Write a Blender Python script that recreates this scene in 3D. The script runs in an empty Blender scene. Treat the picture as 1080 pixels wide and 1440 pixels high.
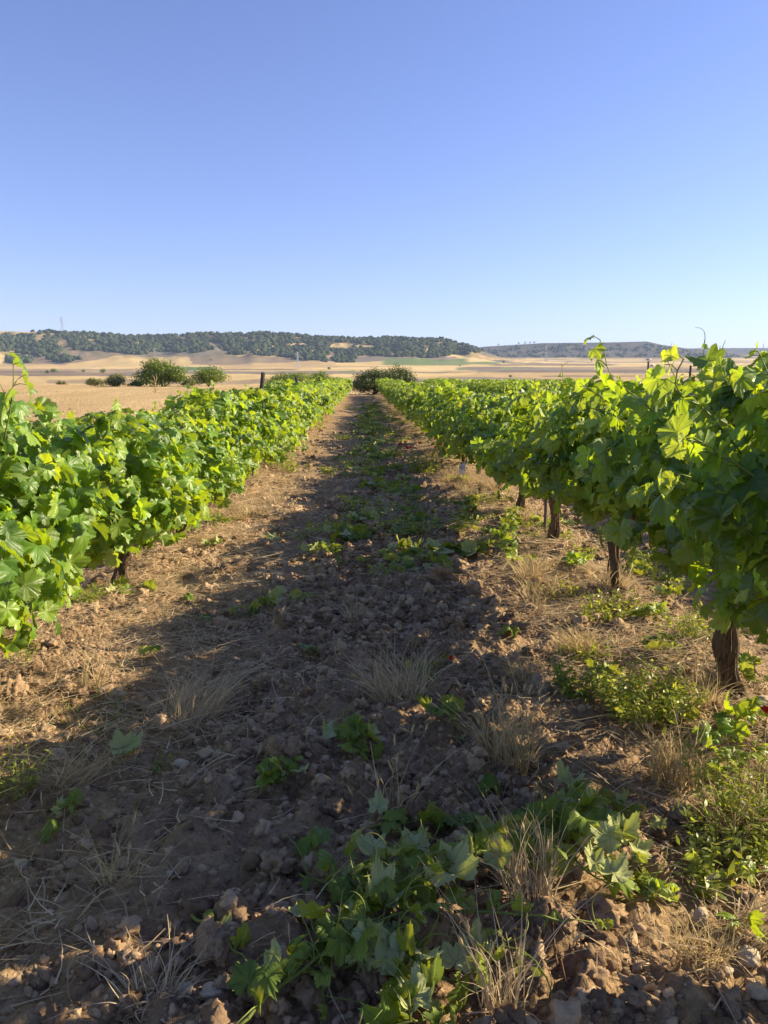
import bpy, bmesh, math, random
import numpy as np
from mathutils import Vector, Matrix

S = bpy.context.scene
R = math.radians
random.seed(7)
RNG = np.random.default_rng(11)
EYE = 1.5
F = 1081.0                     # focal length in photograph pixels
PITCH = math.atan(179 / F)
YAW = math.atan(28 / F)

# ------------------------------------------------------------------ camera
cam_d = bpy.data.cameras.new('camera')
cam = bpy.data.objects.new('camera', cam_d)
S.collection.objects.link(cam)
cam.location = (0, 0, EYE)
cam.rotation_euler = (R(90) - PITCH, 0, -YAW)
cam_d.sensor_fit = 'VERTICAL'
cam_d.sensor_height = 24.0
cam_d.lens = F / 1440 * 24.0
cam_d.clip_start = 0.05
cam_d.clip_end = 40000
S.camera = cam

# ------------------------------------------------------------------ sky, sun, exposure
SUN_EL, SUN_AZ = R(26), R(76)          # azimuth: clockwise from +Y
W = bpy.data.worlds.new('World'); S.world = W
W.use_nodes = True
nt = W.node_tree
nt.nodes.clear()
o_ = nt.nodes.new('ShaderNodeOutputWorld')
bg = nt.nodes.new('ShaderNodeBackground'); bg.inputs['Strength'].default_value = 0.13
sky = nt.nodes.new('ShaderNodeTexSky')
sky.sky_type = 'NISHITA'; sky.sun_disc = False
sky.sun_elevation = SUN_EL; sky.sun_rotation = SUN_AZ
sky.altitude = 700; sky.air_density = 1.0; sky.dust_density = 0.3; sky.ozone_density = 3.0
tint = nt.nodes.new('ShaderNodeMix'); tint.data_type = 'RGBA'; tint.blend_type = 'MULTIPLY'
tint.inputs['Factor'].default_value = 1.0
tint.inputs[7].default_value = (0.66, 0.595, 0.76, 1)
nt.links.new(sky.outputs[0], tint.inputs[6])
nt.links.new(tint.outputs[2], bg.inputs['Color'])
nt.links.new(bg.outputs[0], o_.inputs['Surface'])

sun_d = bpy.data.lights.new('sun', 'SUN')
sun_d.energy = 5.0; sun_d.angle = R(0.5); sun_d.color = (1.0, 0.84, 0.56)
sun = bpy.data.objects.new('sun', sun_d); S.collection.objects.link(sun)
sdir = Vector((math.sin(SUN_AZ) * math.cos(SUN_EL), math.cos(SUN_AZ) * math.cos(SUN_EL), math.sin(SUN_EL)))
sun.rotation_euler = sdir.to_track_quat('Z', 'Y').to_euler()
sun.location = (20, 5, 20)

S.view_settings.view_transform = 'Standard'
S.view_settings.look = 'None'
S.view_settings.exposure = 1.12
S.view_settings.gamma = 1.0
S.cycles.use_denoising = True
S.cycles.max_bounces = 8
S.cycles.diffuse_bounces = 4
S.cycles.transmission_bounces = 6
S.cycles.volume_bounces = 0

# ------------------------------------------------------------------ noise
def _hash(ix, iy, seed=0):
    h = (ix.astype(np.int64) * 374761393 + iy.astype(np.int64) * 668265263 + seed * 974711) & 0xffffffff
    h = ((h ^ (h >> 13)) * 1274126177) & 0xffffffff
    h = (h ^ (h >> 16)) & 0xffffffff
    return h / 4294967295.0
def vnoise(x, y, seed=0):
    x = np.asarray(x, float); y = np.asarray(y, float)
    ix = np.floor(x); iy = np.floor(y); fx = x - ix; fy = y - iy
    fx = fx * fx * (3 - 2 * fx); fy = fy * fy * (3 - 2 * fy)
    a = _hash(ix, iy, seed); b = _hash(ix + 1, iy, seed); c = _hash(ix, iy + 1, seed); d = _hash(ix + 1, iy + 1, seed)
    return (a * (1 - fx) + b * fx) * (1 - fy) + (c * (1 - fx) + d * fx) * fy
def fbm(x, y, oct=4, seed=0):
    s = 0; a = 0.5; t = 0
    for i in range(oct):
        s = s + a * vnoise(x * 2 ** i, y * 2 ** i, seed + i); t += a; a *= 0.5
    return s / t
def worley(x, y, seed=0):
    x = np.asarray(x, float); y = np.asarray(y, float)
    ix = np.floor(x); iy = np.floor(y)
    best = np.full(np.broadcast(x, y).shape, 9.0); cid = np.zeros_like(best)
    for dx in (-1, 0, 1):
        for dy in (-1, 0, 1):
            cx = ix + dx; cy = iy + dy
            px = cx + _hash(cx, cy, seed); py = cy + _hash(cx, cy, seed + 5)
            d = (px - x) ** 2 + (py - y) ** 2
            m = d < best
            best = np.where(m, d, best); cid = np.where(m, _hash(cx, cy, seed + 9), cid)
    return np.sqrt(best), cid
def sstep(a, b, x):
    t = np.clip((np.asarray(x, float) - a) / (b - a), 0, 1); return t * t * (3 - 2 * t)

# ------------------------------------------------------------------ terrain heights
ROW = 1.75
ROWS_X = (-ROW, ROW, 5.2, 8.65, 12.1)
def base(x, y):
    x = np.asarray(x, float); y = np.asarray(y, float)
    z = 0.0115 * np.maximum(0, y - 12) * sstep(8, 20, y)
    z = z + 0.45 * sstep(-4, -14, x) * sstep(15, 80, y)
    z = z - 0.35 * sstep(-2.4, -5, x) * (1 - sstep(10, 70, y))
    return z - 9 * sstep(88, 330, y) ** 1.3
def micro(x, y):
    x = np.asarray(x, float); y = np.asarray(y, float)
    wx = x + 0.06 * (vnoise(x * 7, y * 7, 31) - .5)
    d, c = worley(wx * 7.5, y * 7.5, 3)
    d2, c2 = worley(wx * 17, y * 17, 13)
    till = np.exp(-((x - 0.15) / 0.75) ** 2)
    near = 1 - sstep(9, 22, y)
    berm = 0
    for rx in (-ROW, ROW, 5.2):
        berm = berm + 0.075 * np.exp(-((x - rx) / 0.42) ** 2)
    rough = 0.4 + 0.8 * till
    z = (fbm(x * 1.6, y * 1.6, 4, 2) - .5) * 0.13
    z = z + near * rough * (0.085 * np.clip(1 - d * 1.4, 0, 1) ** .55 * (.3 + c) + 0.03 * np.clip(1 - d2 * 1.5, 0, 1) ** .6 * (.3 + c2))
    z = z + (fbm(x * 9, y * 9, 4, 21) - .5) * 0.035 * (0.35 + near)
    track = np.exp(-((x + 0.62) / 0.2) ** 2) * sstep(4.5, 7, y)
    z = z * (1 - 0.65 * track) - 0.03 * track
    return z + berm
def G(x, y):
    return base(x, y) + micro(x, y)
def gz(x, y): return float(G(np.array([x]), np.array([y]))[0])
def ray(px, py):
    v = Vector(((px - 540) / F, -(py - 720) / F, -1))
    return cam.rotation_euler.to_matrix() @ v
def gp(px, py, lift=0.0):
    """photograph pixel -> point on the ground"""
    d = ray(px, py); z = 0.0
    for i in range(8):
        t = (z - EYE) / d.z
        x = d.x * t; y = d.y * t; z = 0.5 * z + 0.5 * (float(base(x, y)) + 0.02 + lift)
    return x, y
def at_depth(px, py, depth):
    d = ray(px, py); t = depth / d.y
    return d.x * t, depth, EYE + d.z * t

# ------------------------------------------------------------------ mesh builder
class MB:
    def __init__(s): s.v = []; s.f = []; s.n = 0; s.a = []
    def add(s, v, f, a=None):
        v = np.asarray(v, float).reshape(-1, 3); f = np.asarray(f, int)
        s.v.append(v); s.f.append(f + s.n); s.n += len(v)
        s.a.append(np.tile(np.array([.5, 0, 0, 1.]), (len(v), 1)) if a is None else np.asarray(a, float))
    def build(s, name, mat, parent=None, smooth=True, kind=None):
        me = bpy.data.meshes.new(name)
        v = np.concatenate(s.v); me.vertices.add(len(v)); me.vertices.foreach_set('co', v.ravel())
        loops = np.concatenate([f.ravel() for f in s.f])
        sizes = np.concatenate([np.full(len(f), f.shape[1]) for f in s.f])
        me.loops.add(len(loops)); me.loops.foreach_set('vertex_index', loops)
        me.polygons.add(len(sizes))
        st = np.concatenate([[0], np.cumsum(sizes)[:-1]])
        me.polygons.foreach_set('loop_start', st); me.polygons.foreach_set('loop_total', sizes)
        me.polygons.foreach_set('use_smooth', np.full(len(sizes), smooth))
        me.update(calc_edges=True)
        at = me.color_attributes.new('tone', 'FLOAT_COLOR', 'POINT')
        at.data.foreach_set('color', np.concatenate(s.a).ravel())
        me.materials.append(mat)
        o = bpy.data.objects.new(name, me); S.collection.objects.link(o)
        if parent: o.parent = parent
        if kind: o['kind'] = kind
        return o
    def tube(s, pts, rad, sides=5, a=None, prof=None):
        P = np.asarray(pts, float); n = len(P)
        rad = np.broadcast_to(np.asarray(rad, float), (n,))
        T = np.gradient(P, axis=0); T /= np.linalg.norm(T, axis=1)[:, None] + 1e-9
        u = np.cross(T[0], [0.3, 0.9, 0.2]); u /= np.linalg.norm(u)
        ang = np.linspace(0, 2 * math.pi, sides, endpoint=False)
        out = []
        for i in range(n):
            u = u - T[i] * np.dot(u, T[i]); u /= np.linalg.norm(u) + 1e-9
            w = np.cross(T[i], u)
            rr = rad[i] * (np.ones(sides) if prof is None else prof(i / (n - 1), ang))
            out.append(P[i] + (np.cos(ang) * rr)[:, None] * u + (np.sin(ang) * rr)[:, None] * w)
        V = np.concatenate(out)
        i, j = np.meshgrid(np.arange(n - 1), np.arange(sides), indexing='ij')
        i = i.ravel(); j = j.ravel(); k = (j + 1) % sides
        q = np.stack([i * sides + j, i * sides + k, (i + 1) * sides + k, (i + 1) * sides + j], 1)
        V = np.concatenate([V, P[:1], P[-1:]])
        jj = np.arange(sides); kk = (jj + 1) % sides
        c0 = np.stack([np.full(sides, n * sides), kk, jj], 1)
        c1 = np.stack([np.full(sides, n * sides + 1), (n - 1) * sides + jj, (n - 1) * sides + kk], 1)
        col = None if a is None else np.tile(np.array(a, float), (len(V), 1))
        n0 = s.n
        s.add(V, q, col); s.f.append(c0 + n0); s.f.append(c1 + n0)
    def box(s, c, d, rot=None):
        c = np.array(c, float); d = np.array(d, float) / 2
        v = np.array([[x, y, z] for x in (-1, 1) for y in (-1, 1) for z in (-1, 1)], float) * d
        if rot is not None: v = v @ np.array(rot).T
        s.add(v + c, [[0, 1, 3, 2], [4, 6, 7, 5], [0, 4, 5, 1], [2, 3, 7, 6], [0, 2, 6, 4], [1, 5, 7, 3]])
    def stamp(s, tv, tf, P, X, Y, Z, a=None):
        """copies of template verts tv/faces tf with frames; a: per-copy rgba or per-copy x per-vert"""
        N = len(P); V = len(tv)
        w = (tv[None, :, 0, None] * X[:, None, :] + tv[None, :, 1, None] * Y[:, None, :] + tv[None, :, 2, None] * Z[:, None, :]) + P[:, None, :]
        f = (tf[None] + (np.arange(N) * V)[:, None, None]).reshape(-1, tf.shape[1])
        if a is not None and a.ndim == 2: a = np.repeat(a, V, axis=0)
        elif a is not None: a = a.reshape(-1, 4)
        s.add(w.reshape(-1, 3), f, a)

def tag(o, label, cat, group=None, kind=None):
    if label: o['label'] = label
    if cat: o['category'] = cat
    if group: o['group'] = group
    if kind: o['kind'] = kind
    return o
def empty(name, loc=(0, 0, 0), rz=0):
    o = bpy.data.objects.new(name, None); S.collection.objects.link(o)
    o.location = loc; o.rotation_euler = (0, 0, rz); o.empty_display_size = 0.1
    return o
def copy_tree(o, parent=None):
    c = o.copy(); S.collection.objects.link(c)
    if parent: c.parent = parent
    for ch in KIDS(o): copy_tree(ch, c)
    return c
def KIDS(o): return [c for c in o.children]
def norm(a): return a / (np.linalg.norm(a, axis=-1, keepdims=True) + 1e-9)
def frames(n, t, s):
    Z = norm(n); Y = norm(t - Z * np.sum(t * Z, -1, keepdims=True)); X = np.cross(Y, Z)
    s = np.asarray(s)[:, None]
    return X * s, Y * s, Z * s
ORD = 'first second third fourth fifth sixth seventh eighth ninth tenth eleventh twelfth thirteenth fourteenth fifteenth sixteenth'.split()

# ------------------------------------------------------------------ materials
def mat(name):
    m = bpy.data.materials.new(name); m.use_nodes = True; m.node_tree.nodes.clear()
    return m, m.node_tree
class NT:
    def __init__(s, t): s.t = t
    def n(s, typ, **kw):
        nd = s.t.nodes.new('ShaderNode' + typ)
        for k, v in kw.items():
            if k.startswith('i_'): nd.inputs[k[2:].replace('_', ' ')].default_value = v
            else: setattr(nd, k, v)
        return nd
    def l(s, a, b): s.t.links.new(a, b)
    def noise(s, scale, detail=5, rough=.55, vec=None):
        n = s.n('TexNoise'); n.inputs['Scale'].default_value = scale; n.inputs['Detail'].default_value = detail
        n.inputs['Roughness'].default_value = rough
        if vec is not None: s.l(vec, n.inputs['Vector'])
        return n.outputs['Fac']
    def ramp(s, fac, stops):
        r = s.n('ValToRGB'); e = r.color_ramp.elements
        while len(e) < len(stops): e.new(.5)
        for i, (p, c) in enumerate(stops):
            e[i].position = p; e[i].color = (*c, 1) if len(c) == 3 else c
        s.l(fac, r.inputs[0]); return r.outputs[0]
    def mix(s, fac, a, b, blend='MIX'):
        m = s.n('Mix', data_type='RGBA', blend_type=blend)
        for sock, v in ((m.inputs[0], fac), (m.inputs[6], a), (m.inputs[7], b)):
            if isinstance(v, (int, float)): sock.default_value = v
            elif isinstance(v, tuple): sock.default_value = (*v, 1)
            else: s.l(v, sock)
        return m.outputs[2]
    def math(s, op, a, b=0.0, c=None):
        m = s.n('Math', operation=op)
        for i, v in enumerate((a, b) if c is None else (a, b, c)):
            if isinstance(v, (int, float)): m.inputs[i].default_value = v
            else: s.l(v, m.inputs[i])
        return m.outputs[0]
    def bump(s, h, strength=.5, dist=.01, prev=None):
        b = s.n('Bump'); b.inputs['Strength'].default_value = strength; b.inputs['Distance'].default_value = dist
        s.l(h, b.inputs['Height'])
        if prev is not None: s.l(prev, b.inputs['Normal'])
        return b.outputs[0]
    def out(s, sh): o = s.n('OutputMaterial'); s.l(sh, o.inputs['Surface'])
    def pbr(s, col, rough=.8, nrm=None, spec=.3):
        p = s.n('BsdfPrincipled')
        if isinstance(col, tuple): p.inputs['Base Color'].default_value = (*col, 1)
        else: s.l(col, p.inputs['Base Color'])
        if isinstance(rough, (int, float)): p.inputs['Roughness'].default_value = rough
        else: s.l(rough, p.inputs['Roughness'])
        p.inputs['Specular IOR Level'].default_value = spec
        if nrm is not None: s.l(nrm, p.inputs['Normal'])
        return p.outputs[0]

def leaf_mat(name, dark, mid, young, back, trans, tfac=.42, vein=(.30, .36, .12), sp=.45):
    m, t = mat(name); N = NT(t)
    at = N.n('Attribute', attribute_name='tone'); sep = N.n('SeparateColor'); N.l(at.outputs['Color'], sep.inputs[0])
    r, g, b = sep.outputs
    geo = N.n('NewGeometry')
    tc = N.n('TexCoord')
    nz = N.noise(45, 4, .6, tc.outputs['Object'])
    front = N.mix(r, dark, mid)
    front = N.mix(g, front, young)
    front = N.mix(N.math('MULTIPLY', nz, .35), front, mid)
    vm = N.ramp(b, [(.72, (0, 0, 0)), (.95, (1, 1, 1))])
    front = N.mix(N.math('MULTIPLY', vm, .6), front, vein)
    bk = N.mix(g, back, young)
    bk = N.mix(N.math('MULTIPLY', vm, .5), bk, vein)
    col = N.mix(geo.outputs['Backfacing'], front, bk)
    bm = N.bump(N.math('ADD', N.noise(70, 3, .6, tc.outputs['Object']), N.math('MULTIPLY', vm, .5)), .5, .004)
    rough = N.math('ADD', N.math('MULTIPLY', geo.outputs['Backfacing'], .25), .42)
    p = N.pbr(col, rough, bm, sp)
    tr = N.n('BsdfTranslucent'); N.l(bm, tr.inputs['Normal'])
    tcx = N.mix(r, tuple(c * .55 for c in trans), tuple(c * 1.25 for c in trans)); tcx = N.mix(g, tcx, (trans[0] * 1.6, trans[1] * 1.25, trans[2]))
    tcx = N.mix(N.math('MULTIPLY', vm, .35), tcx, dark)
    N.l(tcx, tr.inputs['Color'])
    mx = N.n('MixShader'); mx.inputs[0].default_value = tfac
    N.l(p, mx.inputs[1]); N.l(tr.outputs[0], mx.inputs[2]); N.out(mx.outputs[0])
    return m

M = {}
M['vine'] = leaf_mat('vine_leaf_green', (.032, .075, .010), (.135, .27, .026), (.38, .48, .09), (.27, .35, .14), (.60, .80, .02), .35, sp=.55)
M['cutleaf'] = leaf_mat('cut_leaf_green', (.09, .16, .03), (.16, .25, .04), (.42, .44, .08), (.46, .50, .25), (.46, .52, .03), .32, sp=.25)
M['weed'] = leaf_mat('weed_green', (.09, .15, .03), (.19, .26, .05), (.36, .38, .07), (.20, .26, .08), (.48, .58, .05), .4)
M['bush'] = leaf_mat('bush_green', (.06, .10, .02), (.14, .21, .04), (.24, .30, .06), (.12, .18, .04), (.32, .42, .04), .32)
M['darkbush'] = leaf_mat('dark_tree_green', (.03, .055, .015), (.08, .12, .03), (.14, .18, .04), (.07, .1, .03), (.16, .22, .03), .25)
M['drybush'] = leaf_mat('thin_bush_green', (.12, .14, .04), (.22, .24, .08), (.32, .30, .12), (.2, .22, .1), (.3, .33, .08), .3)
def straw_mat(name, a, b):
    m, t = mat(name); N = NT(t)
    at = N.n('Attribute', attribute_name='tone'); sep = N.n('SeparateColor'); N.l(at.outputs['Color'], sep.inputs[0])
    c = N.mix(sep.outputs[0], a, b)
    p = N.pbr(c, .6, None, .3)
    tr = N.n('BsdfTranslucent'); N.l(c, tr.inputs['Color'])
    mx = N.n('MixShader'); mx.inputs[0].default_value = .3
    N.l(p, mx.inputs[1]); N.l(tr.outputs[0], mx.inputs[2]); N.out(mx.outputs[0]); return m
M['straw'] = straw_mat('dry_straw', (.36, .26, .15), (.80, .64, .42))
M['gold'] = straw_mat('golden_grass', (.40, .29, .14), (.76, .60, .32))
M['stem'] = straw_mat('green_cane', (.16, .22, .05), (.30, .34, .08))
M['root'] = straw_mat('brown_cane', (.11, .06, .035), (.22, .12, .06))
M['poppy'] = straw_mat('poppy_red', (.62, .03, .012), (.75, .06, .02))
M['yellow'] = straw_mat('yellow_petal', (.65, .5, .03), (.75, .6, .05))
M['grape'] = straw_mat('unripe_grape', (.20, .30, .06), (.32, .42, .10))

def soil_mat():
    m, t = mat('tilled_soil'); N = NT(t)
    tc = N.n('TexCoord'); P = tc.outputs['Object']
    at = N.n('Attribute', attribute_name='tone'); sep = N.n('SeparateColor'); N.l(at.outputs['Color'], sep.inputs[0])
    n1 = N.noise(3.0, 6, .6, P); n2 = N.noise(28, 6, .65, P); n3 = N.noise(140, 4, .7, P)
    c = N.ramp(N.math('ADD', N.math('MULTIPLY', n1, .5), N.math('MULTIPLY', n2, .5)),
               [(.32, (.21, .135, .078)), (.5, (.40, .27, .16)), (.66, (.55, .39, .24))])
    c = N.mix(N.math('MULTIPLY', N.ramp(n3, [(.55, (0, 0, 0)), (.75, (1, 1, 1))]), .5), c, (.50, .39, .28))
    # tone red: share of straw litter / stubble, green: fallow pink soil
    st = N.ramp(N.math('ADD', N.math('MULTIPLY', n2, .5), N.math('MULTIPLY', n3, .5)), [(.38, (.30, .19, .10)), (.58, (.55, .38, .20))])
    c = N.mix(sep.outputs[0], c, st)
    c = N.mix(N.math('MULTIPLY', N.n('TexNoise').outputs[0], 0.0), c, c)
    c = N.mix(N.math('MULTIPLY', sep.outputs[2], .65), c, (.075, .10, .035))
    sc = N.n('Mapping'); sc.inputs['Scale'].default_value = (1, .22, 1); N.l(P, sc.inputs['Vector'])
    patch = N.noise(.35, 4, .6, sc.outputs[0])
    fld = N.mix(N.ramp(patch, [(.4, (0, 0, 0)), (.62, (1, 1, 1))]), (.58, .42, .20), (.70, .52, .26))
    fld = N.mix(N.math('MULTIPLY', N.ramp(N.noise(9, 5, .75, P), [(.45, (0, 0, 0)), (.62, (1, 1, 1))]), .55), fld, (.34, .19, .10))
    c = N.mix(sep.outputs[1], c, fld)
    c = N.mix(N.math('MULTIPLY', N.ramp(N.noise(11, 6, .75, P), [(.5, (0, 0, 0)), (.62, (1, 1, 1))]), N.math('SUBTRACT', .55, N.math('MULTIPLY', sep.outputs[1], .4))), c, (.17, .11, .075))
    h = N.math('ADD', N.math('MULTIPLY', n2, 1.0), N.math('MULTIPLY', n3, .25))
    vo = N.n('TexVoronoi'); vo.inputs['Scale'].default_value = 42; N.l(P, vo.inputs['Vector'])
    h = N.math('SUBTRACT', h, N.math('MULTIPLY', vo.outputs['Distance'], .7))
    b = N.bump(h, 1.0, .035)
    N.out(N.pbr(c, .95, b, .1)); return m
M['soil'] = soil_mat()
def clod_mat(name, stops, scale=30):
    m, t = mat(name); N = NT(t)
    tc = N.n('TexCoord'); P = tc.outputs['Object']
    at = N.n('Attribute', attribute_name='tone'); sep = N.n('SeparateColor'); N.l(at.outputs['Color'], sep.inputs[0])
    n1 = N.noise(scale, 6, .65, P); n2 = N.noise(scale * 6, 4, .7, P)
    c = N.ramp(N.math('ADD', N.math('MULTIPLY', n1, .5), N.math('MULTIPLY', sep.outputs[0], .5)), stops)
    c = N.mix(N.math('MULTIPLY', N.ramp(n2, [(.55, (0, 0, 0)), (.8, (1, 1, 1))]), .4), c, stops[-1][1])
    b = N.bump(N.math('ADD', n1, N.math('MULTIPLY', n2, .35)), .9, .012)
    N.out(N.pbr(c, .95, b, .15)); return m
M['clod'] = clod_mat('soil_clod_brown', [(.3, (.20, .128, .078)), (.5, (.36, .243, .15)), (.72, (.52, .375, .24))])
M['stone'] = clod_mat('grey_stone', [(.3, (.36, .28, .20)), (.5, (.50, .40, .29)), (.75, (.62, .52, .39))], 18)
def bark_mat(name, a, b, zs=1.0):
    m, t = mat(name); N = NT(t)
    tc = N.n('TexCoord')
    mp = N.n('Mapping'); mp.inputs['Scale'].default_value = (1, 1, .13 * zs); N.l(tc.outputs['Object'], mp.inputs['Vector'])
    n1 = N.noise(90, 6, .7, mp.outputs[0]); n2 = N.noise(14, 4, .6, mp.outputs[0])
    c = N.ramp(N.math('ADD', N.math('MULTIPLY', n1, .65), N.math('MULTIPLY', n2, .35)), [(.35, a), (.52, tuple((p + q) / 2 for p, q in zip(a, b))), (.68, b)])
    N.out(N.pbr(c, .9, N.bump(n1, 1.0, .02), .2)); return m
M['bark'] = bark_mat('vine_bark', (.035, .024, .017), (.30, .21, .14))
M['wood'] = bark_mat('weathered_wood', (.10, .075, .06), (.30, .25, .21))
M['oldwood'] = bark_mat('dark_weathered_wood', (.035, .03, .028), (.12, .10, .09))
def plain(name, col, rough=.5, metal=0.0):
    m, t = mat(name); N = NT(t); tc = N.n('TexCoord')
    c = N.mix(N.math('MULTIPLY', N.noise(25, 4, .6, tc.outputs['Object']), .35), col, tuple(x * .6 for x in col))
    s = N.pbr(c, rough); s.node.inputs['Metallic'].default_value = metal; N.out(s); return m
M['steel'] = plain('galvanised_steel', (.42, .43, .44), .6, .0)
M['wire'] = plain('wire_grey', (.25, .24, .23), .5, .6)
M['ceramic'] = plain('insulator_white', (.62, .58, .52), .35)
M['guard'] = plain('white_plastic', (.78, .72, .66), .5)

# ------------------------------------------------------------------ ground near (vineyard and stubble field)
def axis(a0, a1, fine0, fine1, step, grow):
    c = list(np.arange(fine0, fine1 + 1e-6, step)); s = step
    while c[-1] < a1: s *= grow; c.append(c[-1] + s)
    s = step; lo = []; x = fine0
    while x > a0: s *= grow; x -= s; lo.append(x)
    return np.array(lo[::-1] + c)
gx = axis(-70, 80, -2.3, 2.4, .022, 1.045)
gy = axis(-9, 400, 1.3, 7.0, .022, 1.012)
X, Y = np.meshgrid(gx, gy, indexing='ij')
Z = G(X, Y)
def grid_faces(nx, ny):
    i, j = np.meshgrid(np.arange(nx - 1), np.arange(ny - 1), indexing='ij'); i = i.ravel(); j = j.ravel()
    return np.stack([i * ny + j, (i + 1) * ny + j, (i + 1) * ny + j + 1, i * ny + j + 1], 1)
nz = fbm(X * 2.3, Y * 1.6, 4, 77)
strawm = np.clip(.75 * np.exp(-((X + 1.45) / .5) ** 2) + .7 * np.exp(-((X - 1.55) / .55) ** 2), 0, 1) * sstep(.35, .62, nz)
strawm = np.maximum(strawm, .6 * sstep(2.4, 3.5, X) * sstep(.3, .6, nz))
field = sstep(-2.3, -2.8, X + .3 * (nz - .5)) * sstep(2, 4, Y)
field = np.maximum(field, sstep(66, 69, Y))
field = np.maximum(field, sstep(14.5, 15.5, X))
greenm = np.exp(-((X - .35) / .55) ** 2) * sstep(9, 25, Y) * sstep(.45, .6, fbm(X * 3, Y * 1.2, 4, 91)) * (1 - field)
A = np.stack([strawm, field, greenm, np.ones_like(X)], -1).reshape(-1, 4)
mb = MB(); mb.add(np.stack([X, Y, Z], -1).reshape(-1, 3), grid_faces(*X.shape), A)
ground = mb.build('ground', M['soil'], kind='structure')

# ------------------------------------------------------------------ far plain and hills
FC = F * 1.02
PLAIN = ([300, 420, 520, 800, 1200, 1600, 1900, 2600, 3300, 5000, 7000, 9000], [566, 553, 546, 534, 524, 517, 512, 508.5, 507, 501.5, 500, 500])
SKY_A = ([-900, -500, -200, 0, 60, 75, 130, 200, 290, 350, 380, 440, 500, 560, 620, 650, 668, 700, 760], [472, 468, 470, 467, 469, 468, 472, 477, 473, 473, 471, 476, 479, 478, 480, 487, 492, 502, 512])
SKY_B = ([480, 560, 640, 680, 760, 850, 905, 925, 960, 1020, 1100], [507, 500, 492, 488, 483, 482, 480.5, 485, 490, 497, 507])
SKY_C = ([800, 900, 990, 1080, 1200, 1500, 2000], [500, 491, 489.5, 489, 487, 486, 488])
def far_z(u, y):
    yp = np.interp(y, *PLAIN)
    z = EYE + (541 - yp) / FC * y
    z = z + (fbm(u / 55, y / 260, 4, 5) - .5) * np.interp(y, [300, 700, 2000, 5000], [1, 3, 5, 9])
    def ridge(tab, rb, rc, seed, rough):
        zc = EYE + (541 - np.interp(u, *tab)) / FC * rc
        w = (fbm(u / 60, y * 0 + .5, 3, seed) - .5) * (rc - rb) * .4
        t = np.clip((y - rb - w) / (rc - rb - w), 0, 1)
        t = t ** 1.6 * (1 - .35 * t) / .65
        zb = EYE + (541 - np.interp(y, *PLAIN)) / FC * y; zb2 = EYE + (541 - np.interp(rc, *PLAIN)) / FC * rc
        h = zb + (zc - zb2) * np.clip(t, 0, 1) + (fbm(u / 22, y / 150, 4, seed + 3) - .5) * rough * np.sin(np.clip(t, 0, 1) * math.pi) * sstep(.15, .6, t)
        h = np.where(y > rc, zc - (y - rc) * .03, h)
        return np.where(y > rb + w, h, -999)
    z = np.maximum(z, ridge(SKY_A, 1850, 2500, 40, 26))
    z = np.maximum(z, ridge(SKY_B, 3200, 4000, 50, 34))
    z = np.maximum(z, ridge(SKY_C, 4700, 6000, 60, 30))
    return z
def far_x(u, y): return (u - 512) / F * y * 1.0
def far_py(z, y): return 541 - (z - EYE) / y * FC
us = np.arange(-900, 2000, 2.6)
ys = np.concatenate([np.linspace(300, 1800, 90), np.linspace(1812, 2560, 90), np.linspace(2590, 4100, 90), np.linspace(4150, 9000, 60)])
U, YY = np.meshgrid(us, ys, indexing='ij')
ZZ = far_z(U, YY)
edge = sstep(420, 300, YY)
ZZ = ZZ - 3 * edge
PY = far_py(ZZ, YY)
_, pid = worley(far_x(U, YY) / 260 + .5 * fbm(U / 80, YY / 400, 2, 8), YY / 210, 61)
pals = np.array([(.60, .44, .19), (.72, .54, .25), (.52, .37, .17), (.38, .28, .16), (.68, .50, .21), (.28, .21, .13), (.62, .45, .20), (.26, .22, .16)])
col = pals[(pid * 7.999).astype(int)]
col = col * (.88 + .24 * fbm(far_x(U, YY) / 30, YY / 90, 4, 14))[..., None]
def soft(u, py, u0, u1, y0, y1, j=0):
    s = (u1 - u0) * .05
    v = py + 1.5 * (fbm(u / 20, py / 3, 3, 7) - .5)
    return sstep(u0 - s, u0 + s, u) * sstep(u1 + s, u1 - s, u) * sstep(y0 - .6, y0 + .6, v) * sstep(y1 + .6, y1 - .6, v)
def paint(mask, c):
    global col
    mask = mask[..., None]; col = col * (1 - mask) + np.array(c) * mask
paint(soft(U, PY, 538, 655, 504.5, 514), (.17, .235, .075))
paint(soft(U, PY, 610, 700, 509, 513), (.22, .26, .10))
paint(soft(U, PY, 250, 308, 516, 521), (.11, .185, .06))
paint(soft(U, PY, 600, 640, 502, 506), (.30, .23, .19))
paint(soft(U, PY, 640, 720, 517, 521), (.24, .25, .12))
paint(soft(U, PY, 478, 500, 521.5, 524), (.20, .23, .09))
paint(soft(U, PY, 655, 700, 516, 520), (.26, .19, .15))
for (a, b, c, d) in ((-200, 120, 522, 525), (20, 220, 527, 529), (300, 420, 519, 521), (360, 470, 525, 527), (690, 860, 512, 514.5), (700, 980, 521, 524), (760, 900, 528, 530)):
    paint(soft(U, PY, a, b, c, d) * .8, (.19, .14, .10))
hillA = sstep(2, 14, ZZ - (EYE + (541 - np.interp(YY, *PLAIN)) / FC * YY) - 6) * (YY < 2600)
hillB = (YY >= 3200) * sstep(2, 12, ZZ - (EYE + (541 - np.interp(YY, *PLAIN)) / FC * YY) - 2)
paint(hillA * sstep(.35, .6, fbm(U / 9, YY / 60, 4, 17)) * .65, (.16, .15, .07))
paint(hillB * .97, (.065, .07, .052))
paint(hillB * sstep(.5, .68, fbm(U / 10, YY / 70, 5, 19)) * .28, (.24, .19, .14))
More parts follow.
